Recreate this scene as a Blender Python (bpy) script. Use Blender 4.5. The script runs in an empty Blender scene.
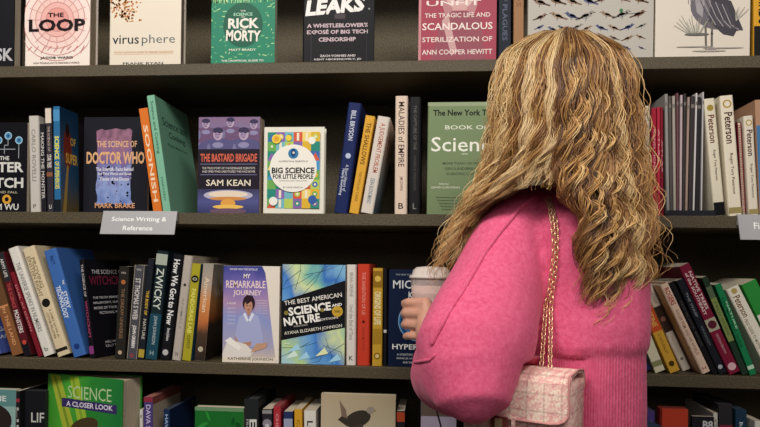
import bpy, math, random
import numpy as np
from mathutils import Vector, Matrix, noise
from mathutils.bvhtree import BVHTree
R = math.radians
SC = bpy.context.scene
COL = SC.collection

# ------------------------------------------------------------------ camera
FOC, CAM_D, CAM_YAW, CAM_ROLL, CAM_CY, CAM_Z = 650.0, 1.3319, 0.086523, 0.0132366, 269.16, 1.22
cd = bpy.data.cameras.new('camera'); cam = bpy.data.objects.new('camera', cd); COL.objects.link(cam)
cd.sensor_width = 36; cd.lens = 36 * FOC / 760; cd.shift_y = (CAM_CY - 213.5) / 760; cd.clip_start = .02
cam.matrix_world = (Matrix.Translation((0, -CAM_D, CAM_Z)) @ Matrix.Rotation(CAM_YAW, 4, 'Z')
                    @ Matrix.Rotation(R(90), 4, 'X') @ Matrix.Rotation(CAM_ROLL, 4, 'Z'))
SC.camera = cam
# ------------------------------------------------------------------ light and exposure
w = bpy.data.worlds.new('world'); SC.world = w; w.use_nodes = True
w.node_tree.nodes['Background'].inputs[0].default_value = (1, .95, .9, 1)
w.node_tree.nodes['Background'].inputs[1].default_value = .035
def area(name, loc, target, sx, sy, power, col):
    d = bpy.data.lights.new(name, 'AREA'); d.shape = 'RECTANGLE'; d.size = sx; d.size_y = sy; d.energy = power; d.color = col
    o = bpy.data.objects.new(name, d); COL.objects.link(o); o.location = loc
    o.rotation_euler = (Vector(target) - Vector(loc)).to_track_quat('-Z', 'Y').to_euler(); return o
area('ceiling_lamp', (-1.0, -1.7, 2.75), (-.1, 0, 1.3), 1.0, .5, 33, (1, .94, .86))
area('ceiling_lamp', (.55, -1.9, 2.75), (0, 0, 1.3), 1.2, .5, 24, (1, .94, .87))
area('ceiling_lamp', (0, -3.2, 2.4), (0, 0, 1.2), 2.4, 1.2, 13, (1, .95, .9))
SC.view_settings.view_transform = 'Standard'; SC.view_settings.look = 'None'
SC.view_settings.exposure = 0.12; SC.view_settings.gamma = 1; SC.view_settings.use_curve_mapping = False

# ------------------------------------------------------------------ where a point of the photograph lies in the room
def px(u, v, Y):
    x = (u - 380) / FOC; y = -(v - CAM_CY) / FOC
    X = x * math.cos(CAM_ROLL) - y * math.sin(CAM_ROLL); Z = x * math.sin(CAM_ROLL) + y * math.cos(CAM_ROLL)
    wx = X * math.cos(CAM_YAW) - math.sin(CAM_YAW); wy = X * math.sin(CAM_YAW) + math.cos(CAM_YAW)
    t = (Y + CAM_D) / wy
    return Vector((wx * t, Y, CAM_Z + Z * t))
def px_at_z(u, z, Y):
    v = 200.0
    for _ in range(8):
        p = px(u, v, Y); v += (p.z - z) * FOC / (Y + CAM_D)
    return px(u, v, Y)

# ------------------------------------------------------------------ materials
def lin(c): return c / 12.92 if c <= .04045 else ((c + .055) / 1.055) ** 2.4
def rgb(h):
    if isinstance(h, str): h = tuple(int(h[i:i + 2], 16) for i in (0, 2, 4))
    return tuple(lin(v / 255) for v in h) + (1,)
MATS = {}
def new_mat(name, rough=.5):
    m = bpy.data.materials.new(name); m.use_nodes = True; b = m.node_tree.nodes['Principled BSDF']
    b.inputs['Roughness'].default_value = rough; return m, m.node_tree, b
def mat(h, rough=.42, metal=0):
    if not isinstance(h, (str, tuple)): return h
    k = (h, rough, metal)
    if k not in MATS:
        m, nt, b = new_mat('print_' + str(h), rough); b.inputs['Base Color'].default_value = rgb(h)
        b.inputs['Metallic'].default_value = metal; b.inputs['Specular IOR Level'].default_value = .5 if metal else .1; MATS[k] = m
    return MATS[k]
def node(nt, t, **kw):
    n = nt.nodes.new(t)
    for k, v in kw.items(): setattr(n, k, v)
    return n
def grad(stops, axis='Z', nz=0.0, scale=6, coord='Generated', rough=.4, interp='LINEAR'):
    """printed artwork: a colour ramp along one axis of the cover, broken up by noise"""
    k = ('g', tuple(stops), axis, nz, scale, coord)
    if k in MATS: return MATS[k]
    m, nt, b = new_mat('artwork', rough)
    tc = node(nt, 'ShaderNodeTexCoord'); sp = node(nt, 'ShaderNodeSeparateXYZ'); nt.links.new(tc.outputs[coord], sp.inputs[0])
    if axis == 'D':
        a = node(nt, 'ShaderNodeMath', operation='ADD'); nt.links.new(sp.outputs['X'], a.inputs[0]); nt.links.new(sp.outputs['Z'], a.inputs[1])
        h = node(nt, 'ShaderNodeMath', operation='MULTIPLY'); h.inputs[1].default_value = .5; nt.links.new(a.outputs[0], h.inputs[0]); f = h.outputs[0]
    else: f = sp.outputs[axis]
    if nz:
        n = node(nt, 'ShaderNodeTexNoise'); n.inputs['Scale'].default_value = scale; n.inputs['Detail'].default_value = 4
        nt.links.new(tc.outputs[coord], n.inputs['Vector'])
        s = node(nt, 'ShaderNodeMath', operation='MULTIPLY_ADD'); s.inputs[1].default_value = nz * 2; s.inputs[2].default_value = -nz
        nt.links.new(n.outputs[0], s.inputs[0])
        a = node(nt, 'ShaderNodeMath', operation='ADD'); nt.links.new(f, a.inputs[0]); nt.links.new(s.outputs[0], a.inputs[1]); f = a.outputs[0]
    r = node(nt, 'ShaderNodeValToRGB'); r.color_ramp.interpolation = interp; nt.links.new(f, r.inputs[0])
    e = r.color_ramp.elements
    while len(e) < len(stops): e.new(.5)
    for el, (p, c) in zip(e, stops): el.position = p
    for el, (p, c) in zip(e, stops): el.position = p; el.color = rgb(c)
    nt.links.new(r.outputs[0], b.inputs['Base Color']); MATS[k] = m; return m
def page_mat(h='d8cbb4'):
    k = ('pages', h)
    if k in MATS: return MATS[k]
    m, nt, b = new_mat('page_edges', .8); tc = node(nt, 'ShaderNodeTexCoord'); n = node(nt, 'ShaderNodeTexNoise'); n.inputs['Scale'].default_value = 900
    mp = node(nt, 'ShaderNodeMapping'); mp.inputs['Scale'].default_value = (1, 1, .02)
    nt.links.new(tc.outputs['Object'], mp.inputs[0]); nt.links.new(mp.outputs[0], n.inputs['Vector'])
    r = node(nt, 'ShaderNodeValToRGB'); c = rgb(h); r.color_ramp.elements[0].position = .3; r.color_ramp.elements[1].position = .7
    r.color_ramp.elements[0].color = tuple(v * .7 for v in c[:3]) + (1,); r.color_ramp.elements[1].color = c
    nt.links.new(n.outputs[0], r.inputs[0]); nt.links.new(r.outputs[0], b.inputs['Base Color']); MATS[k] = m; return m
def speckle(name, c0, c1, scale=260, bump=.05):
    m, nt, b = new_mat(name, .62); tc = node(nt, 'ShaderNodeTexCoord'); n = node(nt, 'ShaderNodeTexNoise')
    n.inputs['Scale'].default_value = scale; n.inputs['Detail'].default_value = 3; n.inputs['Roughness'].default_value = .7
    nt.links.new(tc.outputs['Object'], n.inputs['Vector']); r = node(nt, 'ShaderNodeValToRGB')
    r.color_ramp.elements[0].position = .36; r.color_ramp.elements[1].position = .66
    r.color_ramp.elements[0].color = rgb(c0); r.color_ramp.elements[1].color = rgb(c1)
    nt.links.new(n.outputs[0], r.inputs[0]); nt.links.new(r.outputs[0], b.inputs['Base Color'])
    bp = node(nt, 'ShaderNodeBump'); bp.inputs['Strength'].default_value = bump; bp.inputs['Distance'].default_value = .001
    nt.links.new(n.outputs[0], bp.inputs['Height']); nt.links.new(bp.outputs[0], b.inputs['Normal']); return m

# ------------------------------------------------------------------ meshes
class MB:
    def __init__(s): s.v = []; s.f = []; s.m = []; s.mats = []
    def mi(s, m):
        m = mat(m)
        if m not in s.mats: s.mats.append(m)
        return s.mats.index(m)
    def poly(s, pts, m):
        i = len(s.v); s.v += [tuple(p) for p in pts]; s.f.append(tuple(range(i, i + len(pts)))); s.m.append(s.mi(m))
    def faces(s, vs, fs, m):
        i = len(s.v); s.v += [tuple(p) for p in vs]; k = s.mi(m)
        for f in fs: s.f.append(tuple(j + i for j in f)); s.m.append(k)
    def box(s, x0, x1, y0, y1, z0, z1, m):
        s.faces([(x, y, z) for x in (x0, x1) for y in (y0, y1) for z in (z0, z1)],
                [(0, 1, 3, 2), (4, 6, 7, 5), (0, 4, 5, 1), (2, 3, 7, 6), (0, 2, 6, 4), (1, 5, 7, 3)], m)
    def prism(s, prof, z0, z1, m, cap=True):
        n = len(prof); s.faces([(x, y, z0) for x, y in prof] + [(x, y, z1) for x, y in prof],
                [(i, (i + 1) % n, n + (i + 1) % n, n + i) for i in range(n)] + ([tuple(range(n))[::-1], tuple(range(n, 2 * n))] if cap else []), m)
    def tube(s, pts, rad, m, n=12, cap=True, flat=1.0):
        pts = [Vector(p) for p in pts]; rad = rad if hasattr(rad, '__len__') else [rad] * len(pts)
        if cap:   # rounded ends
            d0 = (pts[0] - pts[1]).normalized(); d1 = (pts[-1] - pts[-2]).normalized(); r0, r1 = rad[0], rad[-1]
            pts = [pts[0] + d0 * r0 * .98, pts[0] + d0 * r0 * .7] + pts + [pts[-1] + d1 * r1 * .7, pts[-1] + d1 * r1 * .98]
            rad = [r0 * .2, r0 * .71] + list(rad) + [r1 * .71, r1 * .2]
        vs = []; up = None
        for i, p in enumerate(pts):
            t = (pts[min(i + 1, len(pts) - 1)] - pts[max(i - 1, 0)]).normalized()
            if up is None: up = Vector((0, 0, 1)) if abs(t.z) < .9 else Vector((0, 1, 0))
            a = up.cross(t).normalized(); up = t.cross(a).normalized()
            for k in range(n):
                q = 2 * math.pi * k / n; vs.append(p + a * math.cos(q) * rad[i] + up * math.sin(q) * rad[i] * flat)
        fs = [(i * n + k, i * n + (k + 1) % n, (i + 1) * n + (k + 1) % n, (i + 1) * n + k) for i in range(len(pts) - 1) for k in range(n)]
        if cap: fs += [tuple(range(n))[::-1], tuple(range((len(pts) - 1) * n, len(pts) * n))]
        s.faces(vs, fs, m)
    def rings(s, rings, m, cap=True):
        n = len(rings[0]); vs = [p for r in rings for p in r]
        fs = [(i * n + k, i * n + (k + 1) % n, (i + 1) * n + (k + 1) % n, (i + 1) * n + k) for i in range(len(rings) - 1) for k in range(n)]
        if cap: fs += [tuple(range(n))[::-1], tuple(range((len(rings) - 1) * n, len(rings) * n))]
        s.faces(vs, fs, m)
    def sphere(s, c, r, m, nu=20, nv=12):
        c = Vector(c); r = r if hasattr(r, '__len__') else (r, r, r)
        s.rings([[c + Vector((r[0] * math.sin(t) * math.cos(q), r[1] * math.sin(t) * math.sin(q), -r[2] * math.cos(t)))
                 for q in [2 * math.pi * k / nu for k in range(nu)]] for t in [math.pi * max(.02, min(nv - .02, j)) / nv for j in range(nv + 1)]], m)
    def build(s, name, parent=None, smooth=False):
        me = bpy.data.meshes.new(name); me.from_pydata(s.v, [], s.f)
        for m in s.mats: me.materials.append(m)
        me.polygons.foreach_set('material_index', s.m)
        if smooth: me.polygons.foreach_set('use_smooth', [True] * len(s.f))
        me.update(); o = bpy.data.objects.new(name, me); COL.objects.link(o)
        if parent: o.parent = parent
        return o
def tag(o, label=None, cat=None, group=None, kind=None):
    if label: o['label'] = label
    if cat: o['category'] = cat
    if group: o['group'] = group
    if kind: o['kind'] = kind
    return o
def empty(name, loc, label, cat, group=None, rot=(0, 0, 0)):
    o = bpy.data.objects.new(name, None); COL.objects.link(o); o.location = loc; o.rotation_euler = rot; o.empty_display_size = .05
    return tag(o, label, cat, group)

# ------------------------------------------------------------------ lettering
TXT = {}
def text_geo(s, bold):
    k = (s, bold)
    if k not in TXT:
        cu = bpy.data.curves.new('lettering', 'FONT'); cu.body = s; cu.size = 1; cu.offset = bold; cu.resolution_u = 2; cu.fill_mode = 'FRONT'
        o = bpy.data.objects.new('lettering', cu); COL.objects.link(o)
        dg = bpy.context.evaluated_depsgraph_get(); me = bpy.data.meshes.new_from_object(o.evaluated_get(dg))
        vs = [v.co.copy() for v in me.vertices]; fs = [tuple(p.vertices) for p in me.polygons]
        bpy.data.objects.remove(o); bpy.data.curves.remove(cu); bpy.data.meshes.remove(me)
        x0 = min(v.x for v in vs); x1 = max(v.x for v in vs); y0 = min(v.y for v in vs); y1 = max(v.y for v in vs)
        TXT[k] = ([((v.x - x0) / (x1 - x0) - .5, (v.y - y0) / (y1 - y0) - .5) for v in vs], fs)
    return TXT[k]

class Art:
    """flat print on one face; x, y run 0..1 over the face, sizes likewise"""
    def __init__(s, mb, W, H, place): s.mb = mb; s.W = W; s.H = H; s.full = H; s.place = place; s.k = 1; s.hold = False
    @staticmethod
    def cl(v, S): return min(max(v, .0003), S - .0003)
    def nxt(s):
        if not s.hold: s.k += 1
        return s.k * .00003
    def poly(s, pts, m):
        e = s.nxt(); s.mb.poly([s.place(s.cl(x * s.W, s.W), s.cl(y * s.H, s.full), e) for x, y in pts], m)
    def rect(s, x0, y0, x1, y1, m): s.poly([(x0, y0), (x1, y0), (x1, y1), (x0, y1)], m)
    def ell(s, cx, cy, rx, ry, m, n=24, rot=0):
        c, q = math.cos(R(rot)), math.sin(R(rot)); W, H = s.W, s.H; P = []
        for k in range(n):
            a = 2 * math.pi * k / n; x = rx * W * math.cos(a); y = ry * H * math.sin(a)
            P.append((cx + (x * c - y * q) / W, cy + (x * q + y * c) / H))
        s.poly(P, m)
    def circ(s, cx, cy, r, m, n=24): s.ell(cx, cy, r, r * s.W / s.H, m, n)
    def ring(s, cx, cy, r, t, m, n=36):
        e = s.nxt(); k_ = s.W / s.H; vs = []; fs = []
        for k in range(n):
            a = 2 * math.pi * k / n
            for q in (r - t / 2, r + t / 2): vs.append(s.place(s.cl((cx + q * math.cos(a)) * s.W, s.W), s.cl((cy + q * k_ * math.sin(a)) * s.H, s.full), e))
        for k in range(n): j = (k + 1) % n; fs.append((2 * k, 2 * k + 1, 2 * j + 1, 2 * j))
        s.mb.faces(vs, fs, m)
    def line(s, pts, w, m):
        e = s.nxt(); w *= s.W / 2
        for (a, b), (c, d) in zip(pts, pts[1:]):
            p = Vector((a * s.W, b * s.H)); q = Vector((c * s.W, d * s.H)); t = (q - p)
            if t.length < 1e-7: continue
            t.normalize(); n = Vector((-t.y, t.x)) * w; t *= w * .6
            s.mb.poly([s.place(s.cl(z.x, s.W), s.cl(z.y, s.full), e) for z in (p + n - t, p - n - t, q - n + t, q + n + t)], m)
    def text(s, t, cx, cy, w, h, m, rot=0, b=.012, shear=0):
        e = s.nxt(); vs, fs = text_geo(t, b)
        if abs(rot) == 90: w *= s.H; h *= s.W
        else: w *= s.W; h *= s.H
        c, q = math.cos(R(rot)), math.sin(R(rot)); P = []
        for x, y in vs:
            x = x * w + shear * y * h; y *= h
            P.append(s.place(s.cl(cx * s.W + x * c - y * q, s.W), s.cl(cy * s.H + x * q + y * c, s.full), e))
        s.mb.faces(P, fs, m)

# ------------------------------------------------------------------ books
def book_mesh(mode, w, h, d, cover, pages='d8cbb4', hard=False, round_spine=None, flap=False):
    """cover wraps a page block. 'spine': spine towards -y; 'face': front cover towards -y, spine on the left."""
    T, B = (w, d) if mode == 'spine' else (d, w)
    t = .0026 if hard else .0005
    r = min(T * .48, .005 if hard else .0016) if round_spine is None else min(T * .48, round_spine)
    def arc(cx, cy, rr, a0, a1, n=5): return [(cx + rr * math.cos(R(a0 + (a1 - a0) * k / n)), cy + rr * math.sin(R(a0 + (a1 - a0) * k / n))) for k in range(n + 1)]
    ri = max(r - t, .0002)
    outer = [(0, B)] + arc(r, r, r, 180, 270) + arc(T - r, r, r, 270, 360) + [(T, B)]
    inner = [(T - t, B)] + arc(T - t - ri, t + ri, ri, 360, 270) + arc(t + ri, t + ri, ri, 270, 180) + [(t, B)]
    sw = (lambda p: p) if mode == 'spine' else (lambda p: (p[1], p[0]))
    c = MB(); n = len(outer)
    O = [sw(p) for p in outer]; I = [sw(p) for p in inner][::-1]
    vs = [(x, y, z) for z in (0, h) for x, y in O] + [(x, y, z) for z in (0, h) for x, y in I]
    fs = []
    for i in range(n - 1):
        a, b_ = i, i + 1
        fs.append((a, b_, n + b_, n + a)); fs.append((2 * n + b_, 2 * n + a, 3 * n + a, 3 * n + b_))
        fs.append((a, 2 * n + a, 2 * n + b_, b_)); fs.append((n + a, n + b_, 3 * n + b_, 3 * n + a))
    fs.append((0, n, 3 * n, 2 * n)); fs.append((n - 1, 3 * n - 1, 4 * n - 1, 2 * n - 1))
    if mode == 'face': fs = [f[::-1] for f in fs]
    c.faces(vs, fs, cover)
    ov = .0035 if hard else .0004
    p = MB(); e = t + .0001
    x0, x1, y0, y1 = e, T - e, t + .0012, B - ov
    if mode == 'face': x0, x1, y0, y1 = y0, y1, x0, x1
    p.box(x0, x1, y0, y1, ov if hard else .0002, h - ov, page_mat(pages))
    return c, p
def face_place(w): return lambda x, y, e: (x, -e, y)
def side_place(w): return lambda x, y, e: (w + e, x, y)
SHELF_Z = {r: CAM_Z - .2012 + k * .315 for r, k in ((1, 2), (2, 1), (3, 0), (4, -1))}
ROWNAME = {1: 'books facing out on the top shelf', 2: 'books on the second shelf', 3: 'books on the third shelf', 4: 'books on the bottom shelf in view'}
def make_book(mode, row, loc, rot, w, h, d, cover, label, art=None, side=None, pages='d8cbb4', hard=False, name=None, rs=None):
    name = name or ('hardcover_book' if hard else 'paperback_book')
    b = empty(name, loc, label, 'book', ROWNAME[row], rot)
    c, p = book_mesh(mode, w, h, d, cover, pages, hard, rs)
    if art: art(Art(c, w, h, face_place(w)))
    if side: side(Art(c, d, h, side_place(w)))
    c.build('cover', b); p.build('page_block', b); return b
def spines(texts):
    def f(a):
        for t in texts:
            if t[0] == 'band': a.rect(0.02, t[1], .98, t[2], t[3])
            elif t[0] == 'dot': a.circ(.5, t[1], t[2], t[3])
            elif t[0] == 'up': a.text(t[1], .5, t[2], t[3], t[4], t[5])
            elif t[0] == 'hl': a.text(t[1], t[2], (t[3] + t[4]) / 2, abs(t[4] - t[3]), t[5], t[6], rot=-90, b=.02)
            else: a.text(t[0], .5, (t[1] + t[2]) / 2, abs(t[2] - t[1]), t[3], t[4], rot=-90, b=t[5] if len(t) > 5 else .012)
    return f
def S(row, u0, u1, ut, vt, cover, label, texts=(), D=.15, Y=.012, art=None, side=None, squeeze=.972, **kw):
    """a book standing or leaning spine out, from its two bottom corners and its top left one"""
    z = SHELF_Z[row] + .0004; A = px_at_z(u0, z, Y); B = px_at_z(u1, z, Y); T = px(ut, vt, Y)
    th = math.atan2(T.x - A.x, T.z - z)          # + leans right
    wd = (B.x - A.x)
    if th < 0: th_ = th; w_ = wd / math.cos(th) * squeeze; w_ = min(w_, wd / math.cos(th)); w_ *= .99; piv = A
    else: w_ = wd * math.cos(th) * squeeze; piv = B
    H = math.hypot(T.x - A.x, T.z - z) if th < 0 else (T - Vector((B.x - w_ * math.cos(th), Y, z + w_ * math.sin(th)))).length
    # recompute the lean of a right-leaning book from its own left edge
    if th >= 0:
        L = Vector((B.x - w_ * math.cos(th), Y, z + w_ * math.sin(th))); th = math.atan2(T.x - L.x, T.z - L.z)
        loc = Vector((B.x - w_ * math.cos(th), Y, z + w_ * math.sin(th)))
    else: loc = piv.copy()
    return make_book('spine', row, loc, (0, th, 0), w_, H, D, cover, label, art or spines(texts), side, **kw)
def F(row, u0, u1, vt, T, cover, label, art, Y=.01, yaw=0, **kw):
    z = SHELF_Z[row] + .0004; A = px_at_z(u0, z, Y); B = px_at_z(u1, z, Y); H = px((u0 + u1) / 2, vt, Y).z - z
    return make_book('face', row, A, (0, 0, yaw), B.x - A.x, H, T, cover, label, art, **kw)
# ------------------------------------------------------------------ the room
m_wall = speckle('painted_wall', 'b5aea4', 'bdb6ab', 60); m_floor = speckle('grey_carpet', '4c4844', '65605a', 400, .4)
def struct(name, mb): o = mb.build(name); o['kind'] = 'structure'; return o
b = MB(); b.box(-3, 3, -4, .45, -.05, 0, m_floor); struct('floor', b)
b = MB(); b.box(-3, 3, .32, .42, 0, 3.2, m_wall); struct('wall_back', b)
# ------------------------------------------------------------------ the bookcase
m_lam = speckle('speckled_laminate', '352d1f', '60543c', 330)
m_back = speckle('speckled_back_laminate', '372f1f', '6c5e40', 330)
m_edge = mat('6b6458', .4)
bx0, bx1, bd, th = -1.16, 1.02, .27, .0245
case = empty('bookcase', (0, 0, 0), 'brown speckled laminate bookcase whose shelves are full of books', 'bookcase')
for z in (SHELF_Z[4] - .63, SHELF_Z[4] - .315, SHELF_Z[4], SHELF_Z[3], SHELF_Z[2], SHELF_Z[1], SHELF_Z[1] + .315):
    b = MB(); prof = [(-.0, z - th + .001), (.001, z - th), (bd, z - th), (bd, z), (.0015, z), (0, z - .0015)]
    n = len(prof); vs = [(x, p[0], p[1]) for x in (bx0, bx1) for p in prof]
    b.faces(vs, [(i, n + i, n + (i + 1) % n, (i + 1) % n) for i in range(n)] + [tuple(range(n)), tuple(range(n, 2 * n))[::-1]], m_lam)
    b.build('shelf', case)
b = MB(); b.box(bx0, bx1, bd, bd + .012, 0, 2.05, m_back); b.build('back_panel', case)
for x in (bx0 - .02, bx1):
    b = MB(); b.box(x, x + .02, 0, bd + .012, 0, 2.05, m_lam); b.build('side_panel', case)
b = MB(); b.box(bx0, bx1, .02, .035, 0, SHELF_Z[4] - .63 - th, m_lam); b.build('plinth', case)
# ------------------------------------------------------------------ signs clipped to the second shelf
def shelf_sign(u0, u1, lines, label):
    z = SHELF_Z[2]; A = px_at_z(u0, z, -.002); B = px_at_z(u1, z, -.002); W = B.x - A.x; H = .052; a = R(16)
    s = empty('shelf_sign', (A.x, -.0012, z + .002), label, 'sign', 'signs on the shelf edge')
    g = mat('a9a9ac', .3); b = MB()
    b.box(0, W, -.001, .0, -.02, 0, g)                    # strip against the shelf edge
    b.box(0, W, 0, .006, -.0002, .0008, g)
    b.build('clip', s)
    b = MB(); R_ = Matrix.Rotation(-a, 3, 'X')
    vs = []; fs = []
    tmp = MB(); tmp.box(0, W, -.0028, -.001, -H, -.0002, g)
    art = Art(tmp, W, H, lambda x, y, e: (x, -.0028 - e, y - H)); 
    for t in lines: art.text(*t)
    for i, v in enumerate(tmp.v): tmp.v[i] = tuple(R_ @ Vector(v))
    tmp.build('sign_plate', s)
shelf_sign(104, 177.6, [('Science Writing &', .5, .62, .74, .24, 'f6f6f6'), ('Reference', .5, .26, .40, .2, 'f6f6f6')],
           'grey shelf sign reading Science Writing & Reference')
shelf_sign(737, 812, [('Field Guides', .5, .55, .6, .26, 'f6f6f6')], 'grey shelf sign cut off at the right edge of the photo')
# ------------------------------------------------------------------ cover artwork
W_, K_ = 'ece6dc', '14141a'
def art_usk(a):
    a.rect(.0, .0, 1, .08, '1c1c22'); a.text('MUSK', .69, .115, .60, .115, 'b9b9bd', b=.03)
    for i in range(5): a.rect(.3 + .1 * i, .3 + .05 * i, .36 + .1 * i, .32 + .05 * i, '4a4a50')
def art_loop(a):
    a.H *= .70
    for i, r in enumerate((.52, .42, .33, .25, .17)): a.circ(.5, .62, r, ('efdcd4', 'efd2cb', 'edc6bf', 'e8b4ad', 'e29c96')[i], 40)
    for r in (.6, .52, .42, .33, .25, .17): a.ring(.5, .62, r, .012, 'c98d8a')
    for k in range(16):
        q = 2 * math.pi * k / 16; c, s_ = math.cos(q), math.sin(q) * a.W / a.H
        a.line([(.5 + .26 * c, .62 + .26 * s_), (.5 + .46 * c, .62 + .46 * s_)], .008, 'd3a3a0')
    for k in range(9): a.line([(.06 + .1 * k, .22 - .02 * (k % 3)), (.12 + .1 * k, .27)], .01, 'd98f8c')
    a.text('THE', .48, .68, .24, .055, '2a1e22', b=.02); a.text('LOOP', .5, .545, .86, .165, '1d1518', b=.035)
    a.text('JACOB WARD', .5, .115, .5, .038, '3a2d2d', b=.02)
    a.text('HOW TECHNOLOGY IS CREATING A WORLD', .5, .05, .7, .022, '5d4b4b')
def art_virus(a):
    a.H *= .64; a.hold = True
    rnd = random.Random(5); n = 0
    while n < 150:
        t = rnd.random() ** .8; x = .1 + .18 * (1 - t) + rnd.gauss(0, .05 + .12 * t); y = .62 + .36 * t
        if .02 < x < .6: a.circ(x, y, rnd.uniform(.008, .017), rnd.choice(('c0793f', 'a85f33', 'd09a63')), 7); n += 1
    a.hold = False; a.text('virus', .235, .368, .37, .125, '23303a', b=.008); a.text('phere', .69, .352, .46, .16, '5f6a70', b=.0)
    a.rect(.07, .19, .9, .2, 'd9b493'); a.rect(.07, .155, .9, .163, 'd9b493')
    a.text('From common colds to deadly epidemics', .49, .18, .8, .022, 'b98b62')
    a.text('FRANK RYAN', .48, .03, .56, .035, '4b4b48', b=.02)
def art_rick(a):
    a.H *= .61; a.hold = True
    rnd = random.Random(9)
    for k in range(150):
        x, y = rnd.random(), rnd.random() * 1.6
        if abs(x - .5) < .27 and .25 < y < .9: continue
        a.line([(x, y), (min(.99, max(.01, x + rnd.uniform(-.06, .06))), min(.99, y + rnd.uniform(-.03, .03)))], .012, rnd.choice(('8fd08a', '6fb584', 'b5dba0')))
    a.hold = False; a.ell(.5, .63, .31, .36, '245f4b', 30)
    a.text('THE', .5, .855, .08, .022, W_); a.text('SCIENCE', .5, .80, .3, .05, 'a9d8b8', b=.02); a.text('OF', .5, .755, .06, .02, W_)
    a.text('RICK', .51, .655, .48, .165, W_, b=.035); a.text('AND', .5, .56, .10, .024, W_); a.text('MORTY', .51, .455, .54, .18, W_, b=.035, rot=-2)
    a.text('MATT BRADY', .5, .23, .42, .035, 'e2e8d0', b=.02); a.text('THE UNOFFICIAL GUIDE TO', .5, .055, .66, .03, W_, b=.02)
def art_leaks(a):
    a.H *= .86
    a.text('LEAKS', .46, .61, .82, .17, 'f0ebe8', b=.05, rot=4, shear=.2); a.rect(.45, .47, .6, .52, '4a4347')
    a.text("A WHISTLEBLOWER'S", .49, .40, .85, .045, 'cdb6bf', b=.03); a.text('EXPOSÉ OF BIG TECH', .49, .335, .85, .052, 'cdb6bf', b=.03)
    a.text('CENSORSHIP', .49, .25, .52, .045, 'cdb6bf', b=.03); a.text('ZACH VORHIES AND', .5, .075, .5, .024, 'd6d0d0', b=.02)
    a.text('KENT HECKENLIVELY, JD', .5, .035, .66, .024, 'd6d0d0', b=.02); a.circ(.93, .57, .015, '8a8a90', 8)
    a.rect(.90, 0, .905, .45, '3a3a40'); a.rect(.12, 0, .13, .35, '3a3a40')
def art_scand(a):
    a.H *= .96
    a.ell(.53, .61, .23, .235, 'b9848a'); a.ell(.53, .68, .19, .17, 'd8b3b0'); a.rect(.44, .4, .62, .56, 'cfa3a2')
    a.poly([(.30, .42), (.44, .50), (.62, .50), (.80, .42), (.86, .0), (.16, .0)], '95525f')
    a.poly([(.38, .47), (.5, .1), (.43, .05), (.3, .4)], 'caa09f')
    a.ell(.53, .605, .07, .013, '8e3f4c'); a.ell(.45, .72, .035, .012, '5f3a42'); a.ell(.61, .72, .035, .012, '5f3a42')
    a.poly([(.515, .71), (.545, .71), (.56, .645), (.51, .645)], 'caa3a0')
    a.text('THE TRAGIC LIFE AND', .5, .455, .84, .045, 'ead9d3'); a.text('SCANDALOUS', .5, .345, .90, .07, 'f1e4dd', b=.01)
    a.text('STERILIZATION OF', .5, .215, .90, .05, 'ead9d3'); a.text('ANN COOPER HEWITT', .5, .09, .90, .05, 'ead9d3')
    a.text('UNFIT', .45, .575, .7, .05, 'efe0da'); a.rect(0, 0, .035, 1, 'c9898f')
def bird(a, x, y, s, c, c2, flip=1, n=0):
    k = a.W / a.H
    a.ell(x, y, s, s * .45 * k, c, 12, 18 * flip); a.ell(x + flip * s * .85, y + s * .55 * k, s * .36, s * .33 * k, c, 9)
    a.poly([(x - flip * s * .7, y - s * .1 * k), (x - flip * s * 1.9, y - s * .55 * k), (x - flip * s * 1.7, y - s * .8 * k), (x - flip * s * .5, y - s * .4 * k)], c2)
    a.ell(x - flip * s * .15, y + s * .03 * k, s * .6, s * .25 * k, c2, 10, 14 * flip)
    a.poly([(x + flip * s * 1.15, y + s * .65 * k), (x + flip * s * 1.6, y + s * .5 * k), (x + flip * s * 1.15, y + s * .42 * k)], '55504a')
    a.line([(x, y - s * .35 * k), (x - .1 * s, y - s * .85 * k)], s * .13, '6b625a')
def art_chart(a):
    rnd = random.Random(3); pal = [('6a6a72', '4d4e58'), ('8a7568', '5c4d45'), ('a48d7a', '76604f'), ('5d6687', '3f4a6e'), ('9a9690', '6f6c68'), ('7b5d4a', '50392d')]
    rows = [(.53, .044), (.395, .046), (.285, .032), (.19, .030), (.10, .024)] + [(.62 + .13 * i, .034) for i in range(3)]
    a.hold = True
    for j, (y, s_) in enumerate(rows):
        n = 7 if s_ > .035 else 9
        for i in range(n):
            c = pal[rnd.randrange(6)]; bird(a, .07 + (i + .3 * rnd.random()) * .91 / n, y + rnd.uniform(-.01, .01), s_ * rnd.uniform(.75, 1.1), c[0], c[1], rnd.choice((1, -1)))
    a.ell(.745, .43, .016, .02, '3f7a4e', 10); a.line([(.76, .40), (.93, .405)], .008, '77706a')
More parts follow.
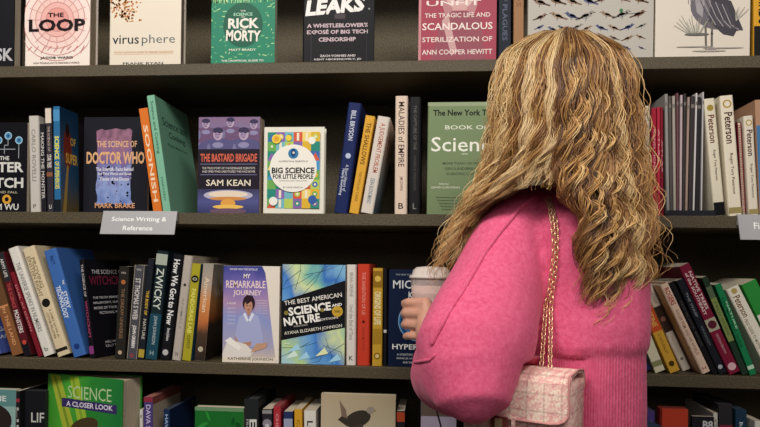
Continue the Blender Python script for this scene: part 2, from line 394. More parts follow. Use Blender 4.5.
def art_heron(a):
    g, d, l = '6d6870', '47444c', 'a19ba0'; k = a.W / a.H
    a.ell(.6, .44, .25, .165, g, 24, -38); a.poly([(.40, .62), (.52, .55), (.50, .37), (.44, .42)], l)
    a.poly([(.56, .34), (.72, .21), (.83, .19), (.86, .24), (.93, .25), (.80, .52), (.6, .58)], d)
    for i in range(9): a.line([(.46 + .035 * i, .56 - .01 * i), (.52 + .04 * i, .44 - .02 * i), (.6 + .04 * i, .31 - .008 * i)], .010, l if i % 2 else '58545c')
    for i in range(9): a.line([(.34 + .02 * i, .64 + .02 * i), (.35 + .024 * i, .50 + .015 * (i % 3))], .009, '8d878b')
    a.line([(.53, .34), (.535, .22), (.54, .09)], .022, '6b6560'); a.line([(.605, .33), (.60, .22), (.60, .10)], .022, '6b6560')
    a.poly([(.42, .62), (.50, .62), (.47, .80), (.52, .9), (.47, .92), (.41, .8)], l); a.ell(.50, .92, .06, .02, g)
    for i in range(15):
        x = .36 + .008 * i; a.line([(x, .215), (x - .16 + .018 * i, .30 + .03 * (i % 4))], .006, '9a9a90')
    for i in range(8): a.line([(.85, .33), (.84 + .02 * i, .42 + .02 * (i % 3))], .006, 'a8a59c')
    a.ell(.44, .215, .13, .012, '6e6c6a'); a.ell(.42, .10, .2, .006, 'aaa49c'); a.ell(.72, .085, .22, .006, 'aaa49c'); a.ell(.57, .06, .18, .008, 'b9b2a8')
    a.ell(.59, .075, .06, .01, '8d8984')
def art_master(a):
    c = 'd6d6d2'; bl = '4c87b4'
    a.text('MASTER', .50, .50, .88, .115, c, b=.03); a.text('SWITCH', .50, .325, .88, .115, c, b=.03); a.text('THE', .62, .60, .16, .045, c, b=.02)
    for x, y in ((.1, .80), (.30, .84), (.52, .80), (.68, .85), (.86, .80)):
        a.circ(x, y, .062, '9cc4dd'); a.circ(x, y, .046, bl); a.circ(x, y, .02, '1e4a70')
    a.line([(.52, .755), (.52, .70), (.80, .70)], .012, '9aa3a8'); a.line([(.68, .80), (.68, .745), (.62, .745), (.62, .65)], .012, '9aa3a8'); a.line([(.86, .755), (.86, .60)], .012, '9aa3a8')
    a.text('THE RISE AND FALL', .5, .22, .7, .026, 'b7b29c'); a.text('TIM WU', .62, .055, .5, .07, c, b=.02); a.circ(.67, .14, .075, 'd9a13a'); a.circ(.67, .14, .035, K_)
    a.rect(0, 0, .02, 1, '9a9ea4')
def art_who(a):
    g = grad([(0, '5773b8'), (.3, '8fa3d8'), (.5, '6e63a0'), (.75, '9c6a84'), (1, '3c2c48')], 'Z', .35, 9)
    rnd = random.Random(2); P = [(.19, .12)] + [(.20 + rnd.uniform(0, .025), .14 + .058 * i) for i in range(12)] + [(.2, .86), (.28, .88), (.34, .865), (.5, .885), (.62, .87), (.72, .885), (.76, .86)]
    P += [(.76 + rnd.uniform(-.025, .0), .80 - .058 * i) for i in range(12)] + [(.78, .12), (.7, .10), (.6, .125), (.5, .11), (.4, .13), (.3, .105)]
    a.poly(P, g); a.hold = True
    for k in range(26): a.circ(rnd.uniform(.22, .74), rnd.uniform(.13, .5), rnd.uniform(.008, .02), 'cfd6ef', 7)
    a.hold = False; a.text('THE SCIENCE OF', .52, .725, .62, .065, 'e0b48c', b=.02); a.text('DOCTOR WHO', .5, .585, .90, .125, 'e2b183', b=.035)
    for i, t in enumerate(('The Scientific Facts Behind', 'the Time Warps and Space', 'Travels of the Doctor')): a.text(t, .49, .47 - .05 * i, .58 - .06 * i, .036, 'e4e2ea', b=.02)
    a.text('MARK BRAKE', .5, .10, .62, .05, 'e0a57c', b=.015); a.rect(.06, .022, .94, .03, '7d6a60')
def art_cook(a):   # the right cover of the teal book
    a.text('Science and', .5, .80, .74, .075, '1f4038', b=.01); a.text('Cooking', .52, .69, .5, .075, '1f4038', b=.01)
    a.text('Physics Meets Food', .5, .60, .6, .03, '2d5a4c')
def art_brig(a):
    g = grad([(0, '5a5a9c'), (.5, '8a78a8'), (1, 'a0606e')], 'Z', .2, 5)
    a.rect(0, .655, 1, 1, grad([(.6, '8a86b8'), (.8, '6f6796'), (1, '7d5a80')], 'Z', .08, 5))
    sk, un = 'b7a3bd', '65628f'
    for x, y, s_ in ((.12, .93, 1.15), (.52, .94, 1.15), (.90, .92, 1.15), (.32, .82, 1.5), (.74, .82, 1.5)):
        u = '6f5578' if s_ < 1.3 else '5a5784'
        a.ell(x, y - .105 * s_, .23 * s_, .075 * s_, u); a.ell(x - .1 * s_, y - .1 * s_, .03, .05, '77749c'); a.ell(x, y - .075 * s_, .06 * s_, .02 * s_, '8d8ab0')
        a.ell(x, y, .052 * s_, .042 * s_, sk); a.ell(x, y + .026 * s_, .058 * s_, .022 * s_, '3e3858'); a.ell(x - .015, y - .012, .03 * s_, .02 * s_, '9c88aa')
        a.ell(x - .02 * s_, y - .002, .009, .005, '3a3450', 8); a.ell(x + .02 * s_, y - .002, .009, .005, '3a3450', 8); a.ell(x, y - .024 * s_, .018, .004, '5a4660', 8)
    a.rect(0, .245, 1, .665, '25202c'); a.text('THE BASTARD BRIGADE', .5, .575, .92, .085, 'd1654f', b=.03)
    for y in (.505, .395): a.rect(.04, y, .96, y + .008, '6f7196')
    a.text('THE TRUE STORY OF THE RENEGADE SCIENTISTS', .5, .467, .86, .024, 'c9c4c0'); a.text('AND SPIES WHO SABOTAGED THE NAZI BOMB', .5, .432, .86, .024, 'c9c4c0')
    a.text('SAM KEAN', .5, .315, .72, .065, 'ece2cc', b=.012)
    a.rect(0, 0, 1, .25, grad([(0, '2a2f63'), (.12, '4b4f8c'), (.25, '2a2750')], 'Z', .02, 6))
    a.ell(.5, .185, .40, .055, 'b8b4cc'); a.ell(.5, .195, .32, .035, 'e9d9c4'); a.ell(.5, .15, .3, .02, 'd18f52'); a.ell(.5, .10, .12, .05, 'e3a44f'); a.ell(.5, .065, .25, .022, 'f0c25e'); a.ell(.5, .02, .3, .03, '6d5468')
def art_little(a):
    P = ['6fae5b', '3f6fb0', 'e0b63c', '78b9c8', 'd85f46', '2f8c7c', 'b9cf62', '4a9ad0', 'f0d77a', '8b6bb0']
    rnd = random.Random(11)
    nx, ny = 6, 8
    for i in range(nx):
        for j in range(ny):
            x0 = .07 + .86 * i / nx; y0 = .06 + .88 * j / ny; c = P[(i * 3 + j * 5 + (i * j) % 3) % 10]
            a.rect(x0, y0, x0 + .86 / nx, y0 + .88 / ny, c)
            cx, cy = x0 + .43 / nx, y0 + .44 / ny; c2 = P[(i * 7 + j + 4) % 10]
            q = rnd.random()
            if q < .4: a.circ(cx, cy, .045, c2, 14); a.circ(cx, cy, .02, 'f3ead2', 10)
            elif q < .6: a.poly([(x0, y0), (x0 + .86 / nx, y0), (cx, cy + .04)], c2)
            elif q < .8: a.rect(cx - .02, y0 + .01, cx + .02, y0 + .1, 'f1e6cf')
    a.circ(.22, .86, .075, 'f0d24a'); a.circ(.22, .86, .045, 'e2a73a'); a.circ(.42, .87, .05, 'f0d24a'); a.circ(.8, .84, .06, 'f3f0e6'); a.circ(.18, .14, .07, 'f3f0e6'); a.circ(.82, .16, .07, '3c63a8')
    a.ell(.5, .52, .385, .275, 'f2efe6', 40); a.circ(.5, .69, .085, '3d7fae'); a.ell(.5, .70, .04, .05, '1f4e86'); a.circ(.505, .70, .02, 'e9dcc8', 10)
    a.text('AN INTERNATIONAL CELEBRATION OF', .5, .60, .48, .02, '555555'); a.text('BIG SCiENCE', .5, .495, .70, .07, '1f2024', b=.035)
    a.text('FOR LITTLE PEOPLE', .5, .425, .66, .055, '1f2024', b=.03); a.text('Discover how science works and why', .5, .375, .46, .02, '666666'); a.text('BY LYNNE WINSTON', .5, .30, .32, .018, '777777')
def art_nyt(a):
    a.text('The New York Times', .5, .905, .86, .055, '1e261c', b=.03); a.rect(.0, .965, 1, 1, '97a585')
    a.text('BOOK OF', .5, .775, .55, .037, 'dfe3d0', b=.012); a.text('Science', .5, .625, .90, .13, 'eef0e4', b=.006)
    a.rect(.44, .535, .52, .541, 'dfe3d0')
    for i, t in enumerate(('MORE THAN 150 YEARS OF', 'GROUNDBREAKING', 'SCIENTIFIC COVERAGE')): a.text(t, .5, .455 - .047 * i, .6 - .05 * i, .022, '46523e')
    a.text('Edited by', .22, .27, .12, .02, 'dfe3d0'); a.text('DAVID CORCORAN', .24, .24, .36, .018, 'dfe3d0')
    for i in range(5): a.text('Foreword and contributions by many writers', .52, .15 - .027 * i, .8 - .04 * i, .017, '3b4536')
def art_remark(a):
    # the printed cover's right edge is curved back, showing the white page under it
    W = .785; a.rect(0, 0, 1, 1, 'e9e0d4')
    E = []
    g = grad([(0, 'd9c7ae'), (.2, 'a9a5c4'), (.45, '8f9ad2'), (.62, 'b08fb4'), (.8, '7a6cb8'), (1, '2c3c8e')], 'Z', .12, 4)
    a.poly([(0, 0), (.96, 0), (.905, .2), (.85, .45), (.79, .75), (.745, .93), (.69, 1), (0, 1)], g)
    a.text('THE NEW YORK TIMES BESTSELLER', .36, .965, .5, .02, 'e7dfe8'); a.text('MY', .42, .895, .12, .045, 'f1e7e2', b=.02)
    a.text('REMARKABLE', .40, .81, .70, .075, 'f3d9d3', b=.012); a.text('JOURNEY', .43, .715, .5, .07, 'f3d9d3', b=.012)
    a.text('A MEMOIR', .15, .61, .16, .02, 'efe6ee'); 
    for i in range(5): a.text('THE LIFE OF', .15, .56 - .04 * i, .14, .016, 'd9d4ea')
    for i in range(6): a.text('of numbers and stars', .68, .645 - .026 * i, .2, .014, 'dcd8ee')
    a.ell(.46, .615, .11, .085, '33222a'); a.ell(.455, .585, .072, .068, 'c09078'); a.poly([(.38, .66), (.42, .60), (.52, .64), (.545, .6), (.53, .69), (.42, .70)], '33222a')
    a.rect(.43, .49, .49, .54, 'b9876f'); a.ell(.43, .59, .012, .006, '2a1a1e', 8); a.ell(.485, .59, .012, .006, '2a1a1e', 8); a.ell(.457, .548, .02, .006, '8c3e40', 8)
    a.poly([(.29, .47), (.42, .52), (.46, .45), (.50, .52), (.64, .48), (.72, .28), (.74, .16), (.30, .16), (.22, .28)], 'a7aed8')
    a.poly([(.40, .52), (.46, .44), (.43, .42), (.36, .5)], 'dfe3f2'); a.poly([(.52, .52), (.46, .44), (.49, .42), (.56, .5)], 'dfe3f2')
    a.poly([(.22, .28), (.30, .20), (.52, .22), (.5, .17), (.24, .20)], 'b9876f')
    a.poly([(.0, .09), (.10, .24), (.42, .19), (.56, .11), (.5, .06), (.0, .05)], 'e4ded8'); a.poly([(.04, .22), (.30, .12), (.34, .16), (.14, .26)], 'f2eee8'); a.poly([(.5, .1), (.78, .16), (.80, .21), (.6, .2)], 'c49a80')
    a.rect(0, 0, .955, .055, 'e6dccb'); a.text('KATHERINE JOHNSON', .5, .035, .80, .036, '4a3c3c', b=.015)
def art_nature(a):
    g = grad([(0, 'a9d0d8'), (.15, 'b9d894'), (.3, '6aa6e0'), (.45, '3f7fd0'), (.6, 'd8e6a8'), (.72, '7cc0b0'), (.85, '2f6fc4'), (1, '8fc9e6')], 'D', .22, 3)
    a.rect(0, 0, 1, 1, g); rnd = random.Random(4)
    for k in range(14):
        x, y = rnd.random(), rnd.choice((rnd.uniform(.78, 1), rnd.uniform(0, .2))); q = rnd.uniform(0, 3.1)
        a.line([(max(.0, min(1, x - .3 * math.cos(q))), max(0, min(1, y - .2 * math.sin(q)))), (x, y), (max(0, min(1, x + .3 * math.cos(q + .3))), max(0, min(1, y + .18 * math.sin(q + .3))))], .007, '2f5560')
    for k in range(5):
        x, y = rnd.random() * .8, rnd.choice((rnd.uniform(.8, .95), rnd.uniform(.02, .12))); a.poly([(x, y), (x + .2, y + .03), (x + .14, y + .09)], rnd.choice(('d9efe8', 'e6efb8', 'a6d8f0')))
    a.poly([(0, .235), (1, .375), (1, .845), (0, .63)], '17181d')
    rt = 7.5
    a.text('THE BEST AMERICAN', .49, .655, .92, .045, 'e9e6dc', rot=9.5, b=.01); a.text('SCIENCE', .44, .555, .68, .085, 'f4f2ec', rot=9, b=.035)
    a.text('AND', .87, .60, .16, .028, 'f4f2ec', rot=9, b=.03); a.text('NATURE', .32, .445, .58, .085, 'f4f2ec', rot=9, b=.035); a.text('EDITION', .73, .46, .32, .022, 'd0cdc4', rot=9, b=.03)
    a.text('WRITING', .30, .385, .22, .016, 'b9b6ad', rot=9); a.circ(.88, .535, .085, 'c9a43c'); a.text('2022', .88, .535, .10, .022, '3a2e12', b=.03); a.circ(.07, .51, .035, '8a7a3a', 14); a.circ(.64, .565 - .02, .03, '8a7a3a', 14)
    a.text('AYANA ELIZABETH JOHNSON', .5, .345, .92, .042, 'ded9cc', rot=9, b=.01); a.rect(.05, .195, .13, .203, 'e8e8e8')
def art_kaku(a):
    a.text('MICHIO', .40, .845, .66, .085, 'd6dade', b=.01); a.text('KAKU', .50, .735, .34, .075, 'd6dade', b=.01)
    a.circ(.5, .47, .33, '2c6aa4', 40); a.circ(.5, .47, .30, '17406f', 40); a.ring(.5, .47, .33, .012, '8ab6d8')
    a.ell(.44, .50, .12, .10, '4f8fc4'); a.ell(.42, .40, .16, .05, '3a78b0'); a.ell(.36, .55, .05, .03, '86b8dc'); a.ell(.56, .56, .1, .05, '0f2c50')
    a.text('HYPERSPACE', .5, .205, .86, .055, 'e9e9e6', b=.02); a.text('A SCIENTIFIC ODYSSEY THROUGH', .5, .125, .7, .022, 'c4c8cc'); a.text('PARALLEL UNIVERSES, TIME WARPS', .5, .085, .7, .022, 'c4c8cc'); a.text('AND THE TENTH DIMENSION', .5, .045, .5, .022, 'c4c8cc')
    a.text('THE NEW YORK TIMES BESTSELLER', .42, .945, .62, .016, '9aa4ac')
def art_witch(a):
    a.text('THE SCIENCE OF', .47, .87, .68, .045, 'c6c4c8'); a.text('WITCHCRAFT', .5, .78, .86, .095, '7c2642', b=.01)
    for i, t in enumerate(('THE TRUTH BEHIND SABRINA,', 'MALEFICENT, GLINDA, AND', 'MORE OF YOUR FAVORITE', 'FICTIONAL WITCHES')): a.text(t, .5, .60 - .052 * i, .80 - .07 * (i == 3) * 3, .028, 'd2d0d4', b=.02)
    a.text('MEG HAFDAHL &', .5, .14, .5, .026, 'c6c4c8'); a.text('KELLY FLORENCE', .5, .10, .5, .026, 'c6c4c8'); a.rect(.35, .25, .65, .36, '17171f')
def art_look(a):
    g = grad([(0, '3f8f2c'), (.3, '4fae38'), (.6, '2f8a34'), (1, '1f7a3a')], 'X', .25, 4)
    a.rect(0, 0, 1, 1, g)
    a.poly([(.03, .99), (.17, .99), (.52, .3), (.5, .1), (.38, .2)], 'a8b83c'); a.poly([(.30, .99), (.42, .99), (.60, .5), (.66, .2), (.52, .3)], '9fbf3a')
    a.poly([(.08, .98), (.11, .98), (.44, .35), (.42, .30)], '7c9430'); a.poly([(.33, .98), (.36, .98), (.56, .5), (.54, .45)], '86a832')
    a.poly([(.58, .35), (.97, .62), (1, .55), (.75, .38), (1, .45), (.97, .38), (.6, .26)], 'b9cf5a')
    a.ell(.5, .6, .2, .07, '4a3d28', 20, 20); a.ell(.62, .36, .06, .04, '55472e'); a.ring(.58, .47, .04, .01, '55472e')
    a.text('SCIENCE', .57, .868, .58, .10, 'b9d6a0', b=.0); a.poly([(.20, .815), (.93, .80), (.93, .73), (.20, .745)], '3b2f66'); a.text('A CLOSER LOOK', .57, .773, .62, .042, 'ded9e6', b=.025)
def art_eagle(a):
    d, k = '3c3630', 'c9bfae'
    a.rect(0, 0, 1, 1, grad([(0, 'b9ac96'), (.6, 'c6b9a0'), (1, 'b5a587')], 'Z', .1, 3))
    a.ell(.50, .80, .18, .065, d, 24, 22); a.poly([(.23, .79), (.36, .735), (.42, .80), (.30, .83)], d); a.ell(.67, .875, .055, .03, '9a9084', 16, 20); a.poly([(.71, .885), (.75, .875), (.72, .86)], 'a08a5a')
    a.poly([(.25, .95), (.34, .87), (.36, .80), (.28, .82)], '7c6a5c'); a.poly([(.46, .75), (.58, .76), (.52, .63), (.48, .62)], '4b4038'); a.poly([(.36, .70), (.47, .72), (.52, .58), (.44, .50), (.38, .6)], '8a6a5c')
    a.line([(.3, .5), (.42, .62), (.56, .6), (.7, .5)], .05, '6d5a48'); a.ell(.28, .64, .06, .03, 'a9ae96')
def art_green4(a):
    rnd = random.Random(8); a.rect(.02, .12, .98, .97, '1f6b2c')
    for i in range(22): a.ell(rnd.uniform(.08, .92), rnd.uniform(.3, .94), rnd.uniform(.02, .07), rnd.uniform(.02, .07), rnd.choice(('2f8c38', '174f24', '3b9a45', '123e1e')), 10, rnd.uniform(0, 180))
    a.rect(.0, .965, 1, 1, '6a8f6a')
def art_life(a): a.text('LIF', .70, .755, .56, .09, 'c9c9c4', b=.01); a.text('ON EARTH', .6, .3, .6, .06, 'b9b9b4')
def art_face4(a):
    a.rect(0, .0, 1, .85, '8fb0ac'); a.rect(0, .85, 1, 1, '5f8c8c'); a.ell(.62, .62, .3, .22, 'b06a50'); a.ell(.62, .72, .32, .15, '2f2624'); a.text('THE GENE', .5, .92, .7, .05, 'dfe6e2'); a.ell(.55, .6, .04, .02, '2b1b18'); a.ell(.75, .6, .04, .02, '2b1b18')
def art_lav(a):
    a.rect(0, .86, 1, 1, '6d5f55'); a.rect(0, 0, 1, .86, 'b7adc4')
    for p in ([(.45, .9), (.75, .6), (.95, .3)], [(.75, .6), (.45, .35)], [(.75, .6), (.95, .75)], [(.3, .5), (.45, .35), (.5, .1)]): a.line(p, .05, '2a2230')
def art_red4(a): a.rect(0, 0, 1, 1, 'b8402c'); a.text('ESSENTIALS', .52, .74, .45, .03, '4a1510'); a.rect(0, 0, .08, 1, '6d2018')
def art_b8(a): a.rect(.0, .0, .4, .9, 'a8879c'); a.poly([(0, .9), (.4, .9), (.4, .99), (.0, .97)], '232026'); a.text('B8', .72, .93, .46, .07, 'c9c9cc', b=.03); a.ell(.2, .6, .1, .1, '6a4a60')

# ------------------------------------------------------------------ top shelf: covers facing out
r = 1
F(r, -50, 13.5, -44, .030, '1b1b20', 'black face-out hardcover cut off by the top left photo edge', art_usk, hard=True)
F(r, 24, 89.5, -42, .034, 'efe3da', 'white and pink face-out hardcover titled The Loop, ringed with circles', art_loop, hard=True, pages='b09f86')
F(r, 108.5, 180.5, -46, .028, 'e3d9c8', 'cream face-out hardcover titled virusphere with a spray of brown dots', art_virus, hard=True, pages='8d8279')
F(r, 210.5, 274.5, -38, .018, '2e8468', 'green patterned face-out paperback with a dark oval and white hand-drawn lettering', art_rick)
F(r, 302, 373.5, -46, .012, '17171b', 'dark face-out book with brushed white LEAKS lettering', art_leaks, hard=True)
F(r, 418, 496, -44, .022, 'a4485a', 'maroon face-out book with a woman portrait, subtitle Scandalous Sterilization', art_scand, hard=True)
S(r, 498.5, 511.5, 499, -40, '1c2230', 'dark navy spine between the maroon book and a tan spine', [('OF PLAGUES', .2, .7, .4, '5a6278')])
S(r, 513.5, 524, 514, -46, '9c7350', 'tan brown spine just left of the wide bird chart book', [('BIRDS', .5, .8, .5, '7c5638')], D=.17)
F(r, 527.5, 653, -52, .020, 'b9b4ac', 'wide pale grey face-out book covered with rows of small birds', art_chart)
F(r, 655, 749.5, -50, .030, 'dcd3c6', 'cream face-out book with a large grey wading bird', art_heron, pages='6a655f')
S(r, 753.5, 775, 754, -46, 'd79f2e', 'yellow and black spine at the top right photo edge', [('band', .0, .30, '1c1c1c'), ('hl', 'WILD BIRDS', .5, .9, .32, .55, '1c1a16')], D=.14)
# ------------------------------------------------------------------ second shelf
r = 2
F(r, -33, 26.5, 122.5, .012, '15151b', 'black face-out book titled Master Switch with blue circles joined by lines', art_master)
S(r, 29.8, 40.5, 28, 116, 'c6c1ba', 'light grey spine beside the black Master Switch book', [('hl', 'CARLO ROVELLI', .5, .86, .32, .4, '8a8680'), ('up', 'P', .06, .3, .04, '55504c')], hard=True)
S(r, 41.2, 46.2, 39.6, 124, '23222a', 'thin dark spine with white lettering next to the light grey spine', [('MAKING THE MONSTER', .9, .15, .62, 'cfcbc8')])
S(r, 47.5, 53.8, 45.0, 107.5, '36323a', 'dark spine with a white top panel beside the blue and yellow spine', [('band', .85, .99, 'd9cdc0'), ('THE SCIENCE OF', .82, .58, .4, 'b9a9a0'), ('STAR TREK', .55, .42, .7, 'e8e0da'), ('band', .34, .38, '8a5a40'), ('up', 'U', .05, .4, .04, 'dddddd')])
S(r, 54.4, 61.2, 53, 106.5, '2c6a9a', 'blue spine with bold yellow lettering, poster-like cover on its right', [('SCIENCE', .72, .50, .66, 'e6df4a', .03), ('OF SUPERHEROES', .48, .22, .66, 'd9d24a', .03), ('band', 0, .12, '1a2028'), ('band', .86, .97, '4f8fc0')],
  D=.072,
  side=lambda a: (a.rect(0, 0, 1, 1, grad([(0, '6a5a2c'), (.35, '1f4f70'), (1, '123a5c')], 'Z', .15, 5)), a.ell(.4, .62, .22, .2, '7a2f22'), a.ell(.4, .80, .1, .07, '2a1c18'),
                  a.text('OF', .7, .70, .3, .08, 'd9b04a', b=.03), a.text('SUPER', .62, .53, .66, .10, 'e0b84a', b=.03), a.poly([(.1, .0), (.28, .0), (.45, .45), (.35, .47)], 'b0914a')))
F(r, 82.6, 147, 117, .010, '1f2029', 'dark face-out paperback with a starry purple to blue panel, beside the orange spine', art_who, Y=.086)
S(r, 153.2, 162.2, 138.6, 109, 'd9752c', 'orange spine leaning left against the teal cookery book', [('SOONISH', .84, .10, .5, 'f0d6b8', .02)], D=.072)
S(r, 163, 171, 146.5, 96, '7fb89c', 'tall teal hardcover titled Science and Cooking, leaning left', [('Science and Cooking', .95, .5, .5, '2c5a4c'), ('HARVARD', .3, .1, .3, '3c6a5c')], D=.185, hard=True, side=art_cook, rs=.002)
F(r, 197.5, 259, 117, .036, '5a5488', 'purple face-out paperback titled The Bastard Brigade with five portraits of men', art_brig, pages='c2ad94')
F(r, 262.5, 323.5, 127, .022, 'e6e4d6', 'white bordered colourful face-out book Big Science for Little People', art_little, hard=True, pages='d9d2c0')
S(r, 333.3, 347.2, 348.5, 102, '1e2a5c', 'navy hardcover spine leaning right, left of the yellow Shallows spine', [('BILL BRYSON', .93, .66, .36, 'c9cfe0', .02), ('band', .50, .505, '1e2a5c'), ('dot', .52, .2, 'b9c6e0'), ('A Short History of', .44, .2, .3, 'c9cfe0'), ('hl', 'Nearly Everything', .28, .40, .16, .25, 'c9cfe0')], hard=True, D=.155)
S(r, 348.6, 358.4, 365.8, 115, 'dca63c', 'yellow spine titled The Shallows leaning right', [('THE SHALLOWS', .93, .5, .5, '6a4a1c', .02), ('NICHOLAS CARR', .42, .12, .3, '8a6428')])
S(r, 359.8, 373, 377.8, 115.5, 'd8cfc6', 'peach and white spine lettered Judgement Problem leaning right beside the yellow one', [('A JUDGEMENT PROBLEM', .93, .42, .5, 'b0604c', .015), ('DEAN BUONOMANO', .36, .1, .36, '6a8090')], hard=True,
  side=lambda a: (a.rect(0, 0, 1, 1, grad([(0, '5a7486'), (.35, '8fa0a8'), (.7, 'b9a89c'), (1, 'd0c4b8')], 'Z', .1, 5)), a.text('THE', .3, .8, .4, .05, 'a86a5c')))
S(r, 394.4, 407.6, 395.4, 96, 'ddc9b8', 'tall cream spine titled Maladies of Empire', [('MALADIES of EMPIRE', .95, .40, .48, '4c3a34', .008), ('JIM DOWNS', .32, .2, .3, '7a6258'), ('up', 'B', .07, .4, .05, '2a201e')], hard=True)
S(r, 408.6, 420.6, 409.6, 97, '1e1e22', 'tall black spine with faint lettering beside the cream Maladies spine', [('THE CAPTURE OF THE', .93, .55, .26, '62605c'), ('DANIELLE DREILINGER', .50, .2, .2, '4c4a48'), ('up', 'L', .07, .3, .05, '8a8884')], hard=True)
F(r, 426.5, 505, 102, .030, '7a8d68', 'sage green face-out hardcover titled Book of Science', art_nyt, hard=True, pages='b9ad98')
def spiral(row, u0, u1, vt, cover, wire, label, D=.2, Y=.014, ut=None):
    z = SHELF_Z[row] + .0004; A = px_at_z(u0, z, Y); B = px_at_z(u1, z, Y); H = px(u0, vt, Y).z - z; T = B.x - A.x
    th = 0 if ut is None else math.atan2(px(ut, vt, Y).x - A.x, H)
    o = empty('spiral_notebook', A, label, 'notebook', 'spiral bound books on the second shelf', (0, th, 0))
    b = MB(); b.box(0, .0008, .006, D, 0, H, cover); b.box(T - .0008, T, .006, D, 0, H, cover); b.build('cover', o)
    b = MB(); b.box(.001, T - .001, .007, D - .002, .002, H - .002, page_mat()); b.build('page_block', o)
    b = MB(); n = int(H / .0052); pts = [(T / 2 + T * .48 * math.cos(q), .006 + T * .55 * math.sin(q), .006 + (H - .012) * q / (2 * math.pi * n)) for q in [2 * math.pi * k / 8 for k in range(8 * n)]]
    b.tube(pts, .0006, mat(wire, .3, .6 if wire != 'a8323c' else 0), 5, False); b.build('wire_binding', o, True)
spiral(r, 644.2, 650, 104, '2a2426', 'b9b4b0', 'dark book with a silver wire spiral spine at the edge of the hair')
S(r, 652.6, 657.2, 652, 108, '9a1f34', 'leftmost of three thin red spines beside the wire spiral book', [('RAND MCNALLY', .8, .3, .4, 'c9a0a4')], D=.2)
S(r, 657.6, 660.8, 657.2, 107, 'a82a3e', 'middle one of three thin red spines beside the wire spiral book', [('ATLAS', .8, .5, .4, 'd9b0b4')], D=.2)
S(r, 661.2, 663.9, 660.6, 107, '7a1a2c', 'dark red rightmost of three thin red spines left of the pamphlets', [('ATLAS', .7, .4, .4, 'c9a0a4')], D=.2)
mags = [(666.9, 670.0, 664.9, 94, '8f8c8a', 'light grey pamphlet, leftmost in the dark pamphlet holder'), (670.4, 673.2, 668.5, 96, '55504e', 'dark grey pamphlet beside the leftmost light one in the holder'),
        (673.6, 676.6, 672.4, 96, 'a29a90', 'beige pamphlet, third from the left in the dark holder'), (677.0, 679.2, 676.6, 93, '6b4a50', 'brownish red pamphlet in the left half of the dark holder'),
        (679.6, 682.0, 680.6, 95, 'b9a8ac', 'pale pink pamphlet in the middle of the dark holder'), (682.4, 684.8, 684, 93.5, '3c3838', 'blackish pamphlet just right of the pale pink one in the holder'),
        (685.2, 687.6, 687.8, 97, 'a08b80', 'tan pamphlet leaning right in the middle of the holder'), (688.2, 692.2, 691.0, 96, '3a3438', 'dark pamphlet between the tan one and a white edged one'),
        (692.8, 694.6, 696, 93, 'cfcaca', 'thin white pamphlet leaning right in the dark holder'), (695.2, 698.8, 697.8, 97, '2c2a2e', 'black pamphlet between the two thin white ones in the holder'),
        (700.8, 702.2, 702.8, 92, 'c4c0c2', 'thin white rightmost pamphlet standing in the dark holder')]
zt = SHELF_Z[2]; A = px_at_z(665.4, zt, .02); B = px_at_z(712.5, zt, .02)
h = empty('pamphlet_holder', (A.x, .006, zt), 'low dark plastic tray holding a row of thin pamphlets', 'magazine holder')
bx = MB(); pl = mat('2a2c33', .25); wd = B.x - A.x; bx.box(-.001, wd, 0, .2, .0003, .003, pl); bx.build('base', h)
bx = MB(); bx.box(-.001, wd, -.0, .002, .003, .011, pl); bx.build('front_lip', h)
bx = MB(); bx.box(wd - .0025, wd, .0022, .2, .0033, .012, mat('1f1f24', .3)); bx.build('side_lip', h)
for u0, u1, ut, vt, c, lb in mags:
    SHELF_Z[2] = zt + .0033
    o = S(2, u0, u1, ut, vt, c, lb, [('band', .9, .93, '77706c')], D=.18, Y=.012); SHELF_Z[2] = zt
    o['group'] = 'pamphlets in the holder'; o['category'] = 'pamphlet'; o.name = 'pamphlet'
def peterson(top, auth='Roger Tory Peterson'):
    return [('dot', .93, .33, 'b08c3c'), ('dot', .93, .22, 'e4dcc8'), ('hl', top, .52, .86, .60, .62, '4c2e2a', ), ('hl', auth, .5, .52, .18, .3, '6a5a50'), ('band', .02, .07, '9c8c5c')]
S(r, 714.5, 726, 703.8, 99, 'ddd5c0', 'cream field guide spine leaning left with a black band at its foot', [('dot', .92, .3, 'a08a3c'), ('hl', 'Peterson', .5, .86, .62, .6, '6a3a30'), ('hl', 'Roger Tory Peterson', .5, .56, .3, .3, '5a4a40'), ('band', 0, .115, '16161a')], rs=.004)
S(r, 729.2, 743, 719.8, 96, 'e3dac6', 'widest and tallest cream field guide spine, right of the one with the black foot', peterson('Peterson'), rs=.004)
spiral(r, 743.7, 747.4, 121, '7c1f30', 'a8323c', 'red wire bound book between two cream field guide spines', ut=738.6)
S(r, 749.4, 759.4, 743.6, 116, 'dcd3c2', 'cream field guide spine just right of the red wire bound book', peterson('Peterson'), rs=.004)
S(r, 760, 772, 755, 100, 'b08a70', 'brown topped blue spine cut off by the right photo edge', [('band', 0, .78, '4a7aa8'), ('WARBLERS', .6, .2, .4, 'e0e0e0')])
